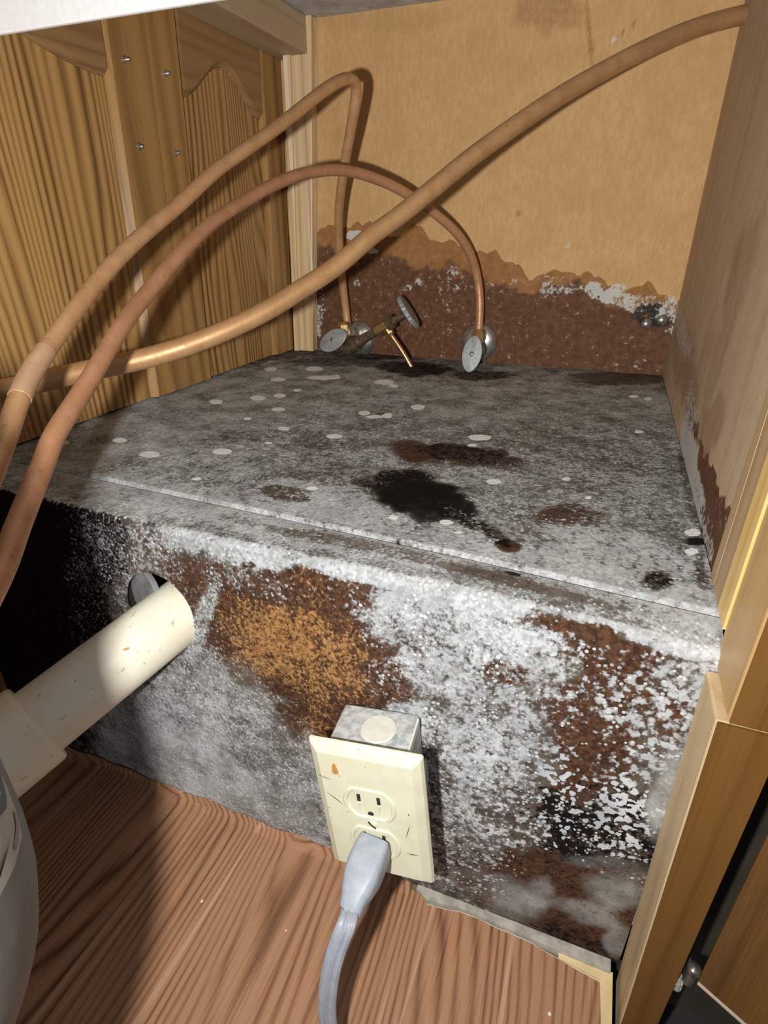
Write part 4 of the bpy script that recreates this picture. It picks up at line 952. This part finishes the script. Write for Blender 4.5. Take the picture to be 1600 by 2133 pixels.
for (r, d) in ((0.004, -0.0035), (0.0215, -0.0035), (0.0238, -0.0022), (0.0238, 0.0026), (0.0215, 0.0038), (0.013, 0.0032), (0.004, 0.0042)):
    for k in range(N):
        t = 2*math.pi*k/N; rr = r*(1+(0.035 if k % 2 and r > 0.02 else 0)); V.append(kc+a*d+u*rr*math.cos(t)+w*rr*math.sin(t))
for i in range(6):
    for k in range(N): F.append((i*N+k, i*N+(k+1) % N, (i+1)*N+(k+1) % N, (i+1)*N+k))
F += [tuple(range(N))[::-1], tuple(6*N+k for k in range(N))]
obj('round_knob', V, F, M['iron'], nv)
s0 = q0+ad*0.080; s1 = Vector((-0.3415, 0.534, HZ+0.0005))
e0 = s0+(s1-s0)*0.30
obj('outlet_nut', *lathe(s0, e0-s0, [(0.0062, 0.004), (0.0062, 0.013), (0.0045, 0.016)], 6), M['brass'], nv)
obj('outlet_tube', *sweep(spline([tuple(e0-(e0-s0)*0.2), tuple(e0*0.7+s1*0.3+Vector((0.0006, 0, 0.0006))), tuple(e0*0.4+s1*0.6+Vector((0.0006, 0, 0.0008))), tuple(s1)], 8), circle(0.0036, 14)), M['copper_bright'], nv, smooth=True)

# two screws in the back right corner
for i, (x, z, lb) in enumerate(((-0.0344, 0.3559, 'left one of two shiny screw heads low in the back right corner'), (-0.0165, 0.3617, 'right one of two shiny screw heads low in the back right corner'))):
    o = obj('screw', *lathe((x, DY-0.0002, z), (0.15, -1, 0.1), [(0.0030, -0.002), (0.0030, 0.004), (0.0066, 0.0042), (0.0066, 0.0080), (0.0046, 0.0100), (0.0012, 0.0108)], 14), M['steel'], origin=(x, DY, z), smooth=True)
    tag(o, lb, 'screw', 'screws in the back corner')

# ------------------------------------------------------------------ electrical outlet (rolled a little, leaning forward at the top)
roll, tilt, yaw_ = math.radians(5.5), math.radians(0.9), math.radians(4.3)
OC = Vector((-0.1664, -0.0535, 0.1447))
Rm = Matrix.Rotation(yaw_, 3, 'Z') @ Matrix.Rotation(tilt, 3, 'X') @ Matrix.Rotation(-roll, 3, 'Y')
def ol(a, d, b): return OC + Rm @ Vector((a, d, b))       # a right, d into the wall, b up; plate front at d = 0
eo = thing('electrical_outlet', 'ivory duplex outlet on a galvanised box on the mouldy face', 'outlet', tuple(OC))
PW, PH = 0.0700, 0.1144
lp = []
for ins, d in ((0.0062, 0.0), (0.0012, 0.0030), (0.0, 0.0048), (0.0, 0.0060)):
    lp.append([ol(a, d, b) for a, b in rrect(PW-2*ins, PH-2*ins, 0.0012, 2)])
n = len(lp[0]); V = [p for l in lp for p in l]; F = [tuple(range(n)), tuple(3*n+k for k in range(n))]
for i in range(3):
    for k in range(n): F.append((i*n+k, i*n+(k+1) % n, (i+1)*n+(k+1) % n, (i+1)*n+k))
pl = obj('wall_plate', V, F, M['ivory'], eo)
def drip(pts, mat, name, th=0.0005):
    n = len(pts); V = [ol(a, -th, b) for a, b in pts] + [ol(a, 0.0002, b) for a, b in pts]
    return obj(name, V, [tuple(range(n))] + [(k, (k+1) % n, n+(k+1) % n, n+k) for k in range(n)], mat, pl)
drip([(-0.0188+0.0022*math.cos(t)*(0.8 if math.sin(t) > 0 else 1), 0.0375+(0.0065 if math.sin(t) > 0 else 0.0024)*math.sin(t)) for t in np.linspace(0, 2*math.pi, 18)[:-1]], M['rust_drip'], 'rust_drip')
# scuffs on the plate
def scuff(a0, b0, a1, b1, w=0.0004):
    d = Vector((a1-a0, b1-b0)).normalized(); nn = Vector((-d.y, d.x))*w*0.55
    return [(a0, b0), ((a0+a1)/2+nn.x, (b0+b1)/2+nn.y), (a1, b1), ((a0+a1)/2-nn.x, (b0+b1)/2-nn.y)]
for s in ((-0.027, 0.0165, -0.0175, 0.0085, 0.0005), (0.0245, 0.003, 0.0205, -0.012, 0.0005), (0.020, -0.026, 0.028, -0.0255, 0.0005), (0.006, -0.040, 0.007, -0.037, 0.0003), (0.024, 0.0105, 0.0245, 0.0125, 0.0006), (-0.030, 0.031, -0.022, 0.029, 0.0003), (-0.0285, 0.002, -0.0275, 0.0025, 0.0005), (-0.016, 0.002, -0.015, 0.0025, 0.0005)):
    drip(scuff(*s), M['rust_drip'] if False else M['grimy'], 'scuff_mark', 0.0002)
def recept(cb, name):
    # rounded face with flat top and bottom
    R = 0.0160; hh = 0.0128; pts = []
    for k in range(48):
        t = 2*math.pi*k/48; pts.append((R*math.cos(t), max(-hh, min(hh, R*math.sin(t)))))
    loops = []
    for s, d in ((1.06, 0.0004), (1.06, -0.0003), (1.0, -0.0010), (0.90, -0.0010), (0.86, -0.0004), (0.84, 0.0002)):
        loops.append([ol(a*s, d, cb+b*s) for a, b in pts])
    n = 48; V = [p for l in loops for p in l] + [ol(0, 0.0000, cb)]; F = []
    for i in range(5):
        for k in range(n): F.append((i*n+k, i*n+(k+1) % n, (i+1)*n+(k+1) % n, (i+1)*n+k))
    for k in range(n): F.append((5*n+k, 5*n+(k+1) % n, 6*n))
    r = obj(name, V, F, M['ivory'], eo, smooth=True)
    for a in (-0.0063, 0.0063):
        V = [ol(a+x, d, cb+0.0048+z) for x in (-0.0010, 0.0010) for d in (-0.0007, 0.0004) for z in (-0.0026, 0.0030)]
        obj('slot', V, box(0, 1, 0, 1, 0, 1)[1], M['slot'], r)
        # funnel below each blade slot
        V = [ol(a-0.0012, 0.0002, cb+0.0012), ol(a+0.0012, 0.0002, cb+0.0012), ol(a+0.0038, 0.0002, cb-0.0085), ol(a-0.0038, 0.0002, cb-0.0085), ol(a, -0.0010, cb+0.0005), ol(a, -0.0004, cb-0.0085)]
        obj('slot_ramp', V, [(0, 3, 5, 4), (1, 4, 5, 2), (0, 4, 1), (3, 2, 5)], M['ivory'], r)
    V = [ol(0.0019*math.cos(t), d, cb-0.0082+(0.0019 if math.sin(t) > 0 else 0.0008)*math.sin(t)) for d in (-0.0006, 0.0004) for t in np.linspace(0, 2*math.pi, 15)[:-1]]
    obj('ground_hole', V, [tuple(range(14)), tuple(range(14, 28))] + [(k, (k+1) % 14, 14+(k+1) % 14, 14+k) for k in range(14)], M['slot'], r)
    return r
recept(0.0132, 'receptacle_face'); recept(-0.0215, 'receptacle_face')
scr = obj('plate_screw', *lathe(ol(0, 0.0003, -0.0041), Rm @ Vector((0, -1, 0)), [(0.0036, 0), (0.0036, 0.0006), (0.0026, 0.0013), (0.0003, 0.0015)], 18), M['ivory'], eo, smooth=True)
V = [ol(x*math.cos(0.7)-z*math.sin(0.7), d, -0.0041+x*math.sin(0.7)+z*math.cos(0.7)) for x in (-0.0004, 0.0004) for d in (-0.0016, -0.0008) for z in (-0.0031, 0.0031)]
obj('screw_slot', V, box(0, 1, 0, 1, 0, 1)[1], M['slot'], scr)
BW, BT, BB, BD = 0.0500, 0.0475, -0.0500, 0.0435
def bb(a0, a1, d0, d1, b0, b1): v, f = box(a0, a1, d0, d1, b0, b1); return [ol(*p) for p in v], f
jb = obj('junction_box', *bb(-BW/2-0.002, BW/2-0.002, 0.0061, BD, BB, BT), M['galv'], eo, bevel=0.0018)
kd_ = (Rm @ Vector((0, 0, 1)))
obj('knockout', *lathe(ol(0.001, 0.027, BT-0.0002), kd_, [(0.0112, 0), (0.0112, 0.0004), (0.0106, 0.0009), (0.0010, 0.0009)], 30, hint=(0, 1, 0)), M['galv_disc'], jb, smooth=True)
obj('corner_seam', *bb(BW/2-0.0024, BW/2-0.0012, 0.0075, BD-0.004, BT-0.004, BT+0.0003), M['galv_disc'], jb)
obj('side_bulge', *lathe(ol(BW/2-0.0022, 0.030, 0.0), Rm @ Vector((1, 0, 0)), [(0.017, 0), (0.016, 0.0025), (0.010, 0.0035), (0.002, 0.0037)], 28), M['galv'], jb, smooth=True)

# ------------------------------------------------------------------ grey plug and its cord
pc = thing('power_cord', 'grey plug and flat grey cord in the lower receptacle', 'cord', (-0.165, -0.09, 0.10))
def rr_sec(w, h, r): return rrect(w, h, r, 4)
pa = [np.array(ol(0.0005, -0.0012, -0.0213)), np.array(ol(-0.0002, -0.006, -0.0218)), np.array(ol(-0.0012, -0.014, -0.0230)), np.array(ol(-0.0020, -0.022, -0.0244)), np.array(ol(-0.0030, -0.029, -0.0263)), np.array(ol(-0.0038, -0.034, -0.0281)), np.array(ol(-0.0044, -0.038, -0.0300)), np.array(ol(-0.0050, -0.0385, -0.0303))]
secs = [(0.0195, 0.0165, 0.003), (0.0212, 0.0180, 0.004), (0.0222, 0.0185, 0.0045), (0.0218, 0.0178, 0.005), (0.0185, 0.0150, 0.005), (0.0150, 0.0125, 0.005), (0.0142, 0.0105, 0.0045), (0.0120, 0.0085, 0.0035)]
V, F = [], []; m = None
for i, (p, sc) in enumerate(zip(pa, secs)):
    t = pa[min(i+1, len(pa)-1)]-pa[max(i-1, 0)]; t = Vector(t).normalized(); u = Rm @ Vector((1, 0, 0)); u = (u-t*u.dot(t)).normalized(); w = u.cross(t)
    L = rr_sec(*sc); m = len(L)
    for a, b in L: V.append(Vector(p)+u*a+w*b)
for i in range(len(pa)-1):
    for k in range(m): F.append((i*m+k, i*m+(k+1) % m, (i+1)*m+(k+1) % m, (i+1)*m+k))
F += [tuple(range(m))[::-1], tuple((len(pa)-1)*m+k for k in range(m))]
pg = obj('plug', V, F, M['plug'], pc, smooth=True)
end = Vector(pa[-1])
cpts = [tuple(end+Vector((0.0004, 0.002, 0.001)))] + CORD + [(-0.172, -0.132, 0.0075), (-0.165, -0.18, 0.0045), (-0.15, -0.26, 0.0045)]
sec = []
for k in range(60):   # three-rib flat cord
    t = 2*math.pi*k/60; x = 0.0056*math.cos(t); y = 0.0030*math.sin(t)*(1-0.30*(math.cos(3*math.pi*x/0.0056)*-0.5+0.5 if abs(x) < 0.0046 else 0))
    sec.append((x, y))
obj('cord', *sweep(spline(cpts, 10), sec, across=(0.95, 0.2, 0.1)), M['cord'], pc, smooth=True)

# ------------------------------------------------------------------ right face frame
ff = thing('face_frame_post', 'wooden cabinet face frame post with edge strips at the right', 'post', (0.008, -0.01, 0.0))
obj('edge_strip', *box(-0.0022, 0.0185, 0.0490, 0.0600, HZ+0.0032, CZ-0.0006), M['strip_tan'], ff)
obj('edge_strip', *box(-0.0016, 0.0185, 0.0470, 0.0489, HZ+0.0032, CZ-0.0006), M['strip_yellow'], ff)
obj('edge_strip', *box(-0.0024, 0.0185, 0.0262, 0.0469, HZ+0.0032, CZ-0.0006), M['strip_tan'], ff)
obj('edge_strip', *box(-0.0030, 0.0185, 0.0075, 0.0261, HZ+0.0032, CZ-0.0006), M['strip_yellow'], ff)
obj('upper_stile', *box(-0.0020, 0.0195, -0.0350, 0.0074, HZ-0.0155, CZ-0.0006), M['stile_light'], ff, bevel=0.0012)
V = [(-0.0065, -0.0010, 0.2715), (0.0195, -0.0010, 0.2715), (0.0195, -0.0362, 0.2715), (-0.0065, -0.0362, 0.2715), (0.0012, -0.0010, -0.02), (0.0195, -0.0010, -0.02), (0.0195, -0.0362, -0.02), (0.0012, -0.0362, -0.02)]
obj('lower_post', V, [(0, 1, 2, 3), (7, 6, 5, 4), (0, 4, 5, 1), (1, 5, 6, 2), (2, 6, 7, 3), (3, 7, 4, 0)], M['post_pale'], ff, bevel=0.0012)
V = [(-0.0058, -0.0363, 0.2715), (0.0195, -0.0363, 0.2715), (0.0195, -0.0375, 0.2715), (-0.0058, -0.0375, 0.2715), (0.0018, -0.0363, -0.02), (0.0195, -0.0363, -0.02), (0.0195, -0.0375, -0.02), (0.0018, -0.0375, -0.02)]
f6 = [(0, 1, 2, 3), (7, 6, 5, 4), (0, 4, 5, 1), (1, 5, 6, 2), (2, 6, 7, 3), (3, 7, 4, 0)]
obj('stained_face', V, f6, M['stained_front'], ff)['label'] = 'darker stained front face'
obj('stained_face', *box(-0.0012, 0.0195, -0.0363, -0.0351, 0.2720, CZ-0.0006), M['stained_front'], ff)

# ------------------------------------------------------------------ door standing ajar at the right, its hinge and lint
dr = thing('cabinet_door', 'dark stained cabinet door standing ajar at the lower right', 'door', (0.029, -0.037, 0.080))
ang = math.radians(-28.5); hp = Vector((0.0288, -0.0370, 0)); ux = Vector((math.cos(ang), math.sin(ang), 0)); uy = Vector((-math.sin(ang), math.cos(ang), 0))
def dl(a, d, z): return hp+ux*a+uy*d+Vector((0, 0, z))
v, f = box(0, 0.20, 0.0, 0.018, 0.0795, 0.60); obj('door_slab', [dl(*p) for p in v], f, M['door_wood'], dr, bevel=0.001)
v, f = box(0.0005, 0.20, -0.0006, 0.017, 0.0780, 0.0794); obj('door_edge', [dl(*p) for p in v], f, M['pale_edge'], dr)['label'] = 'pale unfinished bottom edge'
hg = thing('door_hinge', 'small metal hinge knuckle with ball tip in the dark gap', 'hinge', (0.0262, -0.034, 0.085))
obj('knuckle', *lathe((0.0258, -0.0352, 0.072), (0, 0, 1), [(0.0026, 0), (0.0026, 0.0085), (0.0018, 0.0100), (0.0034, 0.0118), (0.0040, 0.0140), (0.0034, 0.0166), (0.0014, 0.0182), (0.0003, 0.0184)], 18), M['hinge_metal'], hg, smooth=True)
obj('leaf', *box(0.0240, 0.0256, -0.0340, -0.012, 0.066, 0.083), M['hinge_metal'], hg)
# lint clump hanging on the hinge
bm = bmesh.new(); bmesh.ops.create_icosphere(bm, subdivisions=3, radius=1.0)
for vv_ in bm.verts:
    k = 0.75+0.5*random.random(); vv_.co = Vector((0.0215+vv_.co.x*0.0030*k, -0.0335+vv_.co.y*0.0030*k, 0.0655+vv_.co.z*0.0072*k))
V = [tuple(q.co) for q in bm.verts]; F = [tuple(q.index for q in fa.verts) for fa in bm.faces]; bm.free()
tag(obj('lint_clump', V, F, M['lint'], origin=(0.0215, -0.0335, 0.0655)), 'grey fluffy lint clump stuck below the hinge', 'lint')

# crumbs on the vinyl
for x, y, r, lb in ((-0.0429, -0.0472, 0.0012, 'white crumb on the vinyl near the right edge'), (-0.3031, -0.0719, 0.0010, 'tiny pale crumb on the vinyl at the left'), (-0.2318, -0.0664, 0.0007, 'smallest pale crumb on the vinyl left of the cord')):
    bm = bmesh.new(); bmesh.ops.create_icosphere(bm, subdivisions=1, radius=1.0)
    V = [(x+q.co.x*r*(0.8+0.4*random.random()), y+q.co.y*r*1.4*(0.8+0.4*random.random()), 0.0005+r*0.6+q.co.z*r*0.6) for q in bm.verts]; F = [tuple(q.index for q in fa.verts) for fa in bm.faces]; bm.free()
    tag(obj('crumb', V, F, M['crumb'], origin=(x, y, 0.0006)), lb, 'crumb', 'crumbs on the vinyl')
